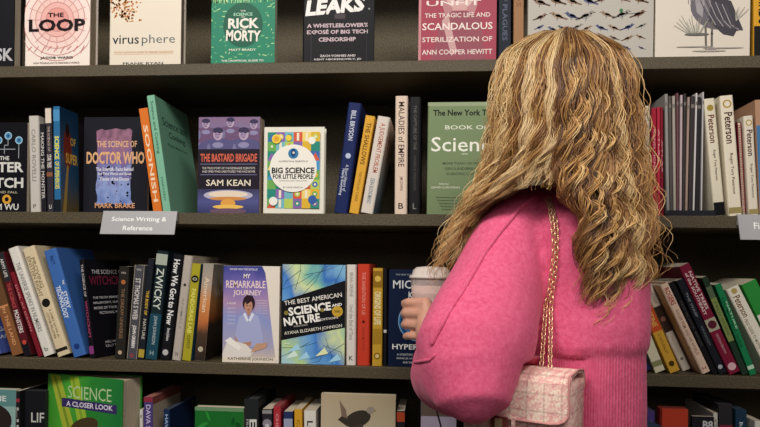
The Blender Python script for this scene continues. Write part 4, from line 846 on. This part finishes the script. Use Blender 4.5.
# carve and raise: the seam ridge runs over the sleeve
tree = BVHTree.FromPolygons([v.co.copy() for v in me.vertices], [tuple(p.vertices) for p in me.polygons])
CAMP = Vector((0, -CAM_D, CAM_Z)) - PO
def on_sweater(u, v, off=0.0, tr=None):
    d = (P(u, v, 0) - CAMP).normalized(); h = (tr or tree).ray_cast(CAMP, d)
    if h[0] is None: return None
    return h[0] + h[1] * off
def seam(uv, rad, name, m):
    pts = []
    for (a, c), (e, f) in zip(uv, uv[1:]):
        for t in range(6):
            p_ = on_sweater(a + (e - a) * t / 6, c + (f - c) * t / 6, rad * .1)
            if p_ is not None and (not pts or (p_ - pts[-1]).length < .05): pts.append(p_)
    if len(pts) < 3: return None
    s = MB(); s.tube(pts, rad, m, 8); return s.build(name, person, True)
seam([(537, 196), (520, 208), (500, 232), (484, 254), (474, 272), (462, 292), (450, 310), (440, 328), (431, 346)], .0036, 'sleeve_seam', m_knit)
seam([(414.8, 362), (420, 361.5), (430, 360), (436, 354)], .0022, 'cuff_seam', m_knit)
# ------------------------------------------------------------------ hair: clumps of fine wavy strands
rnd = random.Random(21)
def itp(tab, v):
    if v <= tab[0][0]: return tab[0][1:]
    for a, b in zip(tab, tab[1:]):
        if v <= b[0]:
            t = (v - a[0]) / (b[0] - a[0]); return tuple(x + (y - x) * t for x, y in zip(a[1:], b[1:]))
    return tab[-1][1:]
#        v    uL   uR   depth of centre, depth radius
ENV = [(27, 545, 590, -.335, .055), (34, 527, 604, -.335, .085), (45, 514, 618, -.335, .105), (60, 504, 628, -.335, .118), (80, 498, 634, -.335, .124), (105, 494, 639, -.335, .126), (130, 492, 642, -.335, .126),
       (160, 488, 646, -.335, .124), (185, 478, 650, -.34, .126), (210, 465, 654, -.35, .118), (240, 448, 660, -.36, .108), (270, 438, 665, -.36, .100), (300, 438, 652, -.36, .095), (340, 440, 640, -.36, .09)]
CZ = {}
def env_pt(s, v, rho, front=False):
    """s: -1..1 across, rho: 0..1.1 layer"""
    uL, uR, yc, ry = itp(ENV, v); u = (uL + uR) / 2 + s * rho * (uR - uL) / 2
    Y = yc - ry * rho * math.sqrt(max(0, 1 - s * s)) * (-1 if front else 1)
    # beyond the shoulder the left side falls in front of her arm, away from the camera
    return P(u, v, Y)
strand_v = []; strand_f = []; strand_c = []
NV = [0]
def add_strand(pts, r0, col, n=3):
    base = NV[0]; m = len(pts)
    for i, p in enumerate(pts):
        t = (pts[min(i + 1, m - 1)] - pts[max(i - 1, 0)]); t.normalize()
        a = Vector((0, 1, .01)).cross(t); a = a.normalized() if a.length > 1e-5 else Vector((1, 0, 0)); c = t.cross(a)
        f = i / (m - 1); r_ = r0 * (1 - .75 * max(0, (f - .6) / .4)) * min(1, .5 + f * 6)
        for k in range(n):
            q = 2 * math.pi * k / n; strand_v.append(p + a * (r_ * math.cos(q)) + c * (r_ * math.sin(q)))
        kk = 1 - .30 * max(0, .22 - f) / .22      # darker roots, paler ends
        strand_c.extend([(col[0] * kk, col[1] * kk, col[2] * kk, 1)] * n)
    for i in range(m - 1):
        for k in range(n): strand_f.append((base + i * n + k, base + i * n + (k + 1) % n, base + (i + 1) * n + (k + 1) % n, base + (i + 1) * n + k))
    NV[0] += m * n
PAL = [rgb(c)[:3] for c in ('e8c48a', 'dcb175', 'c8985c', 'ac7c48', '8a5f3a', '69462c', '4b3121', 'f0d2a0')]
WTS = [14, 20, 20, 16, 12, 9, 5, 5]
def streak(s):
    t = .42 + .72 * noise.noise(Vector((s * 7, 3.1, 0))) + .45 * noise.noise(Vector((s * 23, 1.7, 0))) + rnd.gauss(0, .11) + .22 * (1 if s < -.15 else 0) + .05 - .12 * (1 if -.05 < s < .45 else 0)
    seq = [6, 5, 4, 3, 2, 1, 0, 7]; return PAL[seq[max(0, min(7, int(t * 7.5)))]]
def clump(s0, v_end, rho, amp, lam, n, front=False, drift=0.0, vstart=None, tint=None, spread=.05, gap=True):
    """a lock from the crown to v_end; s is its place across the head"""
    base = tint or streak(s0); ph = 7 * noise.noise(Vector((s0 * 2.2, rho * 3, .3))) + rnd.gauss(0, .75); ph2 = rnd.uniform(0, 6.28); v0 = vstart or (28 + 8 * abs(s0) + 26 * (1 - rho))
    hand = 1; N = max(14, int((v_end - v0) / 5.2)); path = []
    for i in range(N + 1):
        f = i / N; v = v0 + (v_end - v0) * f
        s = s0 * min(1, .30 + 1.25 * math.sqrt(max(0, (v - 26) / 75))) if v < 80 else s0
        s += drift * f
        # the hair divides over the shoulders, away from the middle of the back
        if gap and not front and v > 148:
            g = min(1, (v - 148) / 45) if s0 < PART else max(0, min(1, (v - 165) / 45))
            if s0 < PART: lo, hi = -1, -.58 - .25 * max(0, min(1, (v - 194) / 18)) - .1 * max(0, min(1, (v - 268) / 25)); s = s + g * ((lo + (s + 1) / (PART + 1) * (hi - lo)) - s)
            else:
                lo, hi = .13 + .14 * max(0, min(1, (v - 195) / 22)) + .16 * max(0, min(1, (v - 270) / 45)), .98 - .1 * max(0, min(1, (v - 285) / 40)); s = s + g * ((lo + (s - PART) / (1 - PART) * (hi - lo)) - s)
        path.append((max(-1, min(1, s)), v, f))
    for k in range(n):
        q = rnd.uniform(0, 6.28); rr = math.sqrt(rnd.random()) * 1.15; ox, oy = rr * math.cos(q), rr * math.sin(q)
        cj = rnd.uniform(.82, 1.12); col = tuple(min(1, c * cj) for c in base); pj = rnd.gauss(0, .25); fz = rnd.uniform(.8, 1.25); pts = []
        endcut = 1 - abs(rnd.gauss(0, .07)); M = max(8, int(len(path) * endcut))
        for i, (s, v, f) in enumerate(path[:M]):
            p = env_pt(s, v, rho, front); w_ = .0064 * (1 - .62 * f) * (1 + spread * 4)
            A = amp * (.17 + .88 * max(0, min(1, (v - 40) / 150)) ** 1.1) * fz
            th = (v - v0) / lam * 6.283 + ph + pj
            pts.append(p + Vector((ox * w_ + A * math.sin(th), oy * w_ * .8 + A * .45 * hand * math.cos(th), A * .25 * math.sin(th * .5 + ph2))))
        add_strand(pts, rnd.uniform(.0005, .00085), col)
PART = -.12
# back and sides
for i in range(420):
    s0 = -1 + 2 * (i + rnd.random()) / 420; rho = rnd.uniform(.80, 1.0) if i % 3 else rnd.uniform(.95, 1.02)
    if s0 < PART:
        edge = (s0 + 1) / (PART + 1)                  # 0 at the far left, 1 at the parting
        ve = 290 - 104 * edge ** .6 + rnd.uniform(-34, 6)
    else:
        edge = (s0 - PART) / (1 - PART)
        ve = 276 + 62 * math.sin(math.pi * min(1, edge * .9 + .12)) + rnd.uniform(-42, 6)
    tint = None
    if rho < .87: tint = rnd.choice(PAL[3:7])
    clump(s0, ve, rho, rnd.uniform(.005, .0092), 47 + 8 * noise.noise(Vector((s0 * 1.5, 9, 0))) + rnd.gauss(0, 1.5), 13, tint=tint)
for i in range(64):                                    # short middle lengths resting on the collar
    s0 = rnd.uniform(-.62, .2); clump(s0, rnd.uniform(178, 195), rnd.uniform(.84, .99), rnd.uniform(.004, .007), 46, 12, gap=False, drift=rnd.uniform(-.06, .06))
# front sides, round to the face
for i in range(70):
    sd = -1 if i < 38 else 1; s0 = sd * rnd.uniform(.72, 1.0); ve = (rnd.uniform(225, 292) if sd < 0 else rnd.uniform(200, 290))
    clump(s0, ve, rnd.uniform(.82, 1.0), rnd.uniform(.004, .008), rnd.uniform(34, 50), 11, front=True, drift=0)
for i in range(26):                                    # crown, front of the head
    s0 = rnd.uniform(-.8, .8); clump(s0, rnd.uniform(60, 78), rnd.uniform(.8, .98), .002, 60, 12, front=True)
# loose curls hanging over the back of the sweater and wisps at the outline
for s0, ve in ((.02, 300), (-.02, 262), (.06, 322), (.14, 332), (.2, 335), (.3, 330), (.10, 310), (.42, 325), (.24, 336), (.5, 318)):
    clump(s0, ve, 1.03, rnd.uniform(.008, .0125), rnd.uniform(34, 44), 9, tint=rnd.choice((PAL[1], PAL[2], PAL[3], PAL[0])), spread=-.08)
for s0, ve in ((-.98, 292), (-.93, 286), (-.86, 262), (-.97, 275)):
    clump(s0, ve, 1.02, .009, 40, 8, tint=PAL[1], spread=-.06)
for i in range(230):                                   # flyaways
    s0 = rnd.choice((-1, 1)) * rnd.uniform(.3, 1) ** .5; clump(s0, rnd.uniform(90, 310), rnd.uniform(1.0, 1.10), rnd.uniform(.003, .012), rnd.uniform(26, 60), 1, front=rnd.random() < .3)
me = bpy.data.meshes.new('hair'); nv = len(strand_v); nf = len(strand_f)
me.vertices.add(nv); me.vertices.foreach_set('co', np.array([tuple(v) for v in strand_v]).ravel())
me.loops.add(nf * 4); me.loops.foreach_set('vertex_index', np.array(strand_f).ravel()); me.polygons.add(nf)
me.polygons.foreach_set('loop_start', np.arange(0, nf * 4, 4)); me.polygons.foreach_set('loop_total', np.full(nf, 4)); me.polygons.foreach_set('use_smooth', np.ones(nf, bool))
me.update(calc_edges=True)
at = me.color_attributes.new('strand_colour', 'FLOAT_COLOR', 'POINT'); at.data.foreach_set('color', np.array(strand_c).ravel())
m_hair, nt, b_ = new_mat('hair_strands', .38); b_.inputs['Specular IOR Level'].default_value = .55
an = node(nt, 'ShaderNodeVertexColor'); an.layer_name = 'strand_colour'; nt.links.new(an.outputs[0], b_.inputs['Base Color'])
me.materials.append(m_hair); hair = bpy.data.objects.new('hair', me); COL.objects.link(hair); hair.parent = person
# dense under-layer so that the scalp never shows
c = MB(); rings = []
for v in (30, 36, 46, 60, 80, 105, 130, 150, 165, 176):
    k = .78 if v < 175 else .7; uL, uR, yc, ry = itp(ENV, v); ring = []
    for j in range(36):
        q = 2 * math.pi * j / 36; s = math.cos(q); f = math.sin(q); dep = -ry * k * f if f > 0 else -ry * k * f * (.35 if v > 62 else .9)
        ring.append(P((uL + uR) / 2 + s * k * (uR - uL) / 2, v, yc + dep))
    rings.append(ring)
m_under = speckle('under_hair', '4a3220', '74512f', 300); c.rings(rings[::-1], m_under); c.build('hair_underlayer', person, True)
# ------------------------------------------------------------------ the cup she holds
C0 = px(431, 300, -.125); zt = px(431, 279, -.125).z; zb = zt - .115
def lathe(mb, prof, m, n=40): mb.rings([[Vector((r_ * math.cos(2 * math.pi * k / n), r_ * math.sin(2 * math.pi * k / n), z)) for k in range(n)] for r_, z in prof], m)
cup = empty('iced_drink_cup', (C0.x, C0.y, zb), 'clear plastic cup of pink iced drink with a lid, held in the left hand', 'cup')
def glassy(name, col, rough, alpha):
    m, nt, b = new_mat(name, rough); b.inputs['Base Color'].default_value = rgb(col); b.inputs['Alpha'].default_value = alpha; return m
H = zt - zb
b = MB(); lathe(b, [(.001, 0), (.027, 0), (.0285, .003), (.0375, H), (.0383, H), (.0293, .003), (.0283, -.0008), (.001, -.0008)], glassy('clear_plastic', 'e8d4d0', .12, .35)); b.build('cup_wall', cup, True)
m_drink = grad([(0, 'd9a0a0'), (.5, 'd8a59f'), (1, 'e4c0b6')], 'Z', .25, 5); b = MB(); lathe(b, [(.001, .0006), (.0266, .0006), (.0282, .004), (.0366, H - .012), (.001, H - .012)], m_drink); b.build('drink', cup, True)
b = MB(); lathe(b, [(.030, H + .0008), (.0402, H + .0008), (.0412, H + .003), (.0402, H + .006), (.036, H + .0075), (.034, H + .016), (.028, H + .0215), (.012, H + .0235), (.001, H + .0235)], glassy('lid_plastic', 'f3e6df', .2, .85)); b.build('lid', cup, True)
# ------------------------------------------------------------------ the tweed bag on its chain
def tweed():
    m, nt, b = new_mat('pink_tweed', .85); tc = node(nt, 'ShaderNodeTexCoord'); mp = node(nt, 'ShaderNodeMapping'); mp.inputs['Rotation'].default_value = (0, R(35), 0); nt.links.new(tc.outputs['Object'], mp.inputs[0])
    n = node(nt, 'ShaderNodeTexNoise'); n.inputs['Scale'].default_value = 420; n.inputs['Detail'].default_value = 4; nt.links.new(tc.outputs['Object'], n.inputs['Vector'])
    n2 = node(nt, 'ShaderNodeTexNoise'); n2.inputs['Scale'].default_value = 75; mq = node(nt, 'ShaderNodeMapping'); mq.inputs['Scale'].default_value = (1, 1, 2.4); nt.links.new(mp.outputs[0], mq.inputs[0]); nt.links.new(mq.outputs[0], n2.inputs['Vector'])
    mx = node(nt, 'ShaderNodeMath', operation='MULTIPLY_ADD'); mx.inputs[1].default_value = .55; nt.links.new(n.outputs[0], mx.inputs[0])
    m5 = node(nt, 'ShaderNodeMath', operation='MULTIPLY'); m5.inputs[1].default_value = .45; nt.links.new(n2.outputs[0], m5.inputs[0]); nt.links.new(m5.outputs[0], mx.inputs[2])
    r = node(nt, 'ShaderNodeValToRGB'); e = r.color_ramp.elements; e.new(.5); e[0].position = .38; e[0].color = rgb('d8989a'); e[1].position = .49; e[1].color = rgb('ebbdb4'); e[2].position = .60; e[2].color = rgb('f2e4d0')
    nt.links.new(mx.outputs[0], r.inputs[0])
    # window check: dark threads two ways
    prev = r.outputs[0]
    for axis, sc in (('X', 14), ('Z', 14)):
        w_ = node(nt, 'ShaderNodeTexWave'); w_.bands_direction = axis; w_.inputs['Scale'].default_value = sc; w_.inputs['Distortion'].default_value = .25; w_.inputs['Detail Scale'].default_value = 30; w_.inputs['Detail'].default_value = 2
        nt.links.new(tc.outputs['Object'], w_.inputs['Vector']); rr = node(nt, 'ShaderNodeValToRGB'); rr.color_ramp.elements[0].position = .95; rr.color_ramp.elements[1].position = 1; rr.color_ramp.elements[1].color = (.32, .32, .32, 1)
        nt.links.new(w_.outputs[0], rr.inputs[0]); mm = node(nt, 'ShaderNodeMix', data_type='RGBA'); mm.inputs['B'].default_value = rgb('8a5a52'); nt.links.new(rr.outputs[0], mm.inputs['Factor']); nt.links.new(prev, mm.inputs['A']); prev = mm.outputs['Result']
    nt.links.new(prev, b.inputs['Base Color']); bp = node(nt, 'ShaderNodeBump'); bp.inputs['Strength'].default_value = .5; bp.inputs['Distance'].default_value = .002
    nt.links.new(mx.outputs[0], bp.inputs['Height']); nt.links.new(bp.outputs[0], b.inputs['Normal']); return m
m_tw = tweed(); m_gold = mat('ecd2a4', .34, .8)
bag_yaw = BAG_YAW; bo = BAG0
bag = empty('handbag', bo, 'pink and cream tweed flap handbag hanging from a gold chain at her hip', 'handbag', None, (0, 0, bag_yaw))
b = MB(); n = 22; ring0 = []
def rr_prof(w, h, r_, n=6):
    out = []
    for cx, cz, a0 in ((w - r_, r_, -90), (w - r_, h - r_, 0), (r_, h - r_, 90), (r_, r_, 180)):
        for k in range(n + 1): a = R(a0 + 90 * k / n); out.append((cx + r_ * math.cos(a) - w, cz + r_ * math.sin(a)))
    return out
rings = []
for y, inset in ((.0, .004), (.004, .0), (BT * .5, .001), (BT - .004, .0), (BT, .004)):
    rings.append([(x * (1 - inset * 8) - inset, y, .0 + z * (1 - inset * 10) + inset) for x, z in rr_prof(BW, BH * .965, .012)])
b.rings(rings[::-1], m_tw); b.build('bag_body', bag, True)
# flap: from the back edge, over the top, down the front with rounded corners
b = MB(); th_ = .004; side = [(BT + .001, BH * .86), (BT + .002, BH * .95), (BT - .006, BH + .004), (BT * .5, BH + .007), (.008, BH + .004), (-.004, BH * .95), (-.006, BH * .85), (-.0065, BH * .74), (-.0065, BH * .68), (-.0065, BH * .635), (-.0065, BH * .61), (-.0065, BH * .60)]
wds = [.0, .0, .0, .0, .0, .001, .001, .001, .0015, .006, .014, .024]
vs = []
for lay in (0, 1):
    for (y, z), w_ in zip(side, wds):
        k = th_ * lay; yy = y + (k if y < BT * .3 else (-k if y > BT * .8 else 0)) * .9; zz = z - (k if BT * .0 < y < BT else 0)
        for x in (-BW + w_ + .001, -.001 - w_): vs.append((x, yy, zz))
m_ = len(side); fs = []
for i in range(m_ - 1):
    a = 2 * i; fs.append((a, a + 1, a + 3, a + 2)); c_ = 2 * m_ + a; fs.append((c_, c_ + 2, c_ + 3, c_ + 1))
    fs.append((a, a + 2, c_ + 2, c_)); fs.append((a + 1, c_ + 1, c_ + 3, a + 3))
fs.append((2 * m_ - 2, 2 * m_ - 1, 4 * m_ - 1, 4 * m_ - 2)); fs.append((0, 2 * m_, 2 * m_ + 1, 1))
b.faces(vs, fs, m_tw); flap = b.build('flap', bag)
b = MB(); trim = [(-.0075 if y < BT * .3 else y, z) for y, z in side]
for sgn in (0, 1):
    b.tube([((-BW + w_ + .001) if sgn == 0 else (-.001 - w_), y, z) for (y, z), w_ in zip(trim, wds)], .0016, mat('c98f8c', .7), 6)
b.tube([(-BW + .023, -.0075, BH * .60), (-.023, -.0075, BH * .60)], .0016, mat('c98f8c', .7), 6); b.build('flap_piping', bag, True)
b = MB(); cx = -.091; b.box(cx - .012, cx + .012, -.0105, -.0068, BH * .50, BH * .615, mat('6a3a34', .4)); o = b.build('clasp', bag)
b = MB(); b.box(cx - .0045, cx + .0045, -.0135, -.0106, BH * .52, BH * .60, m_gold); b.build('turn_lock', o)
md = o.modifiers.new('b', 'BEVEL'); md.width = .0012; md.segments = 2
b = MB(); b.box(cx + .016, cx + .021, -.009, -.0066, BH * .02, BH * .62, m_tw); b.build('front_tab', bag)
# chain: two strands of interlocking links from the shoulder to the bag
bm_inv = bag.matrix_basis.inverted() if False else (Matrix.Translation(bo) @ Matrix.Rotation(bag_yaw, 4, 'Z')).inverted()
def chain(uv, ends, seed):
    """points on the sweater's back, then a straight fall to the bag"""
    pts = []
    for u, v in uv:
        p_ = on_sweater(u, v, .0062)
        if p_ is not None: pts.append(p_ + PO)
    pts.append(ends)
    # resample evenly
    seg = [(pts[i + 1] - pts[i]).length for i in range(len(pts) - 1)]; tot = sum(seg); step = .0069; out = []; d = 0; i = 0; acc = 0
    while d < tot:
        while i < len(seg) - 1 and acc + seg[i] < d: acc += seg[i]; i += 1
        out.append(pts[i].lerp(pts[i + 1], (d - acc) / seg[i])); d += step
    mb = MB(); up = Vector((0, 1, 0))
    for j in range(len(out) - 1):
        t = (out[j + 1] - out[j]).normalized(); a = t.cross(up).normalized(); c_ = a.cross(t).normalized(); rot = R(38) if j % 2 else R(-48)
        sx = a * math.cos(rot) + c_ * math.sin(rot); ctr = out[j]
        loop = [bm_inv @ (ctr + t * (.0052 * math.cos(q)) + sx * (.0030 * math.sin(q))) for q in [2 * math.pi * k / 10 for k in range(11)]]
        mb.tube(loop, .00075, m_gold, 5, False)
    mb.build('chain_strap', bag, True)
T1 = px(541, 372, BY + .045); T2 = px(550, 372, BY + .04)
chain([(548, 203), (551, 212), (554, 225), (555.5, 240), (555.5, 256), (554, 272), (551, 290), (548, 305)], T1, 1)
chain([(551, 204), (554.5, 214), (557.5, 226), (558.5, 242), (558, 258), (557, 274), (555, 292), (553.5, 310)], T2, 2)
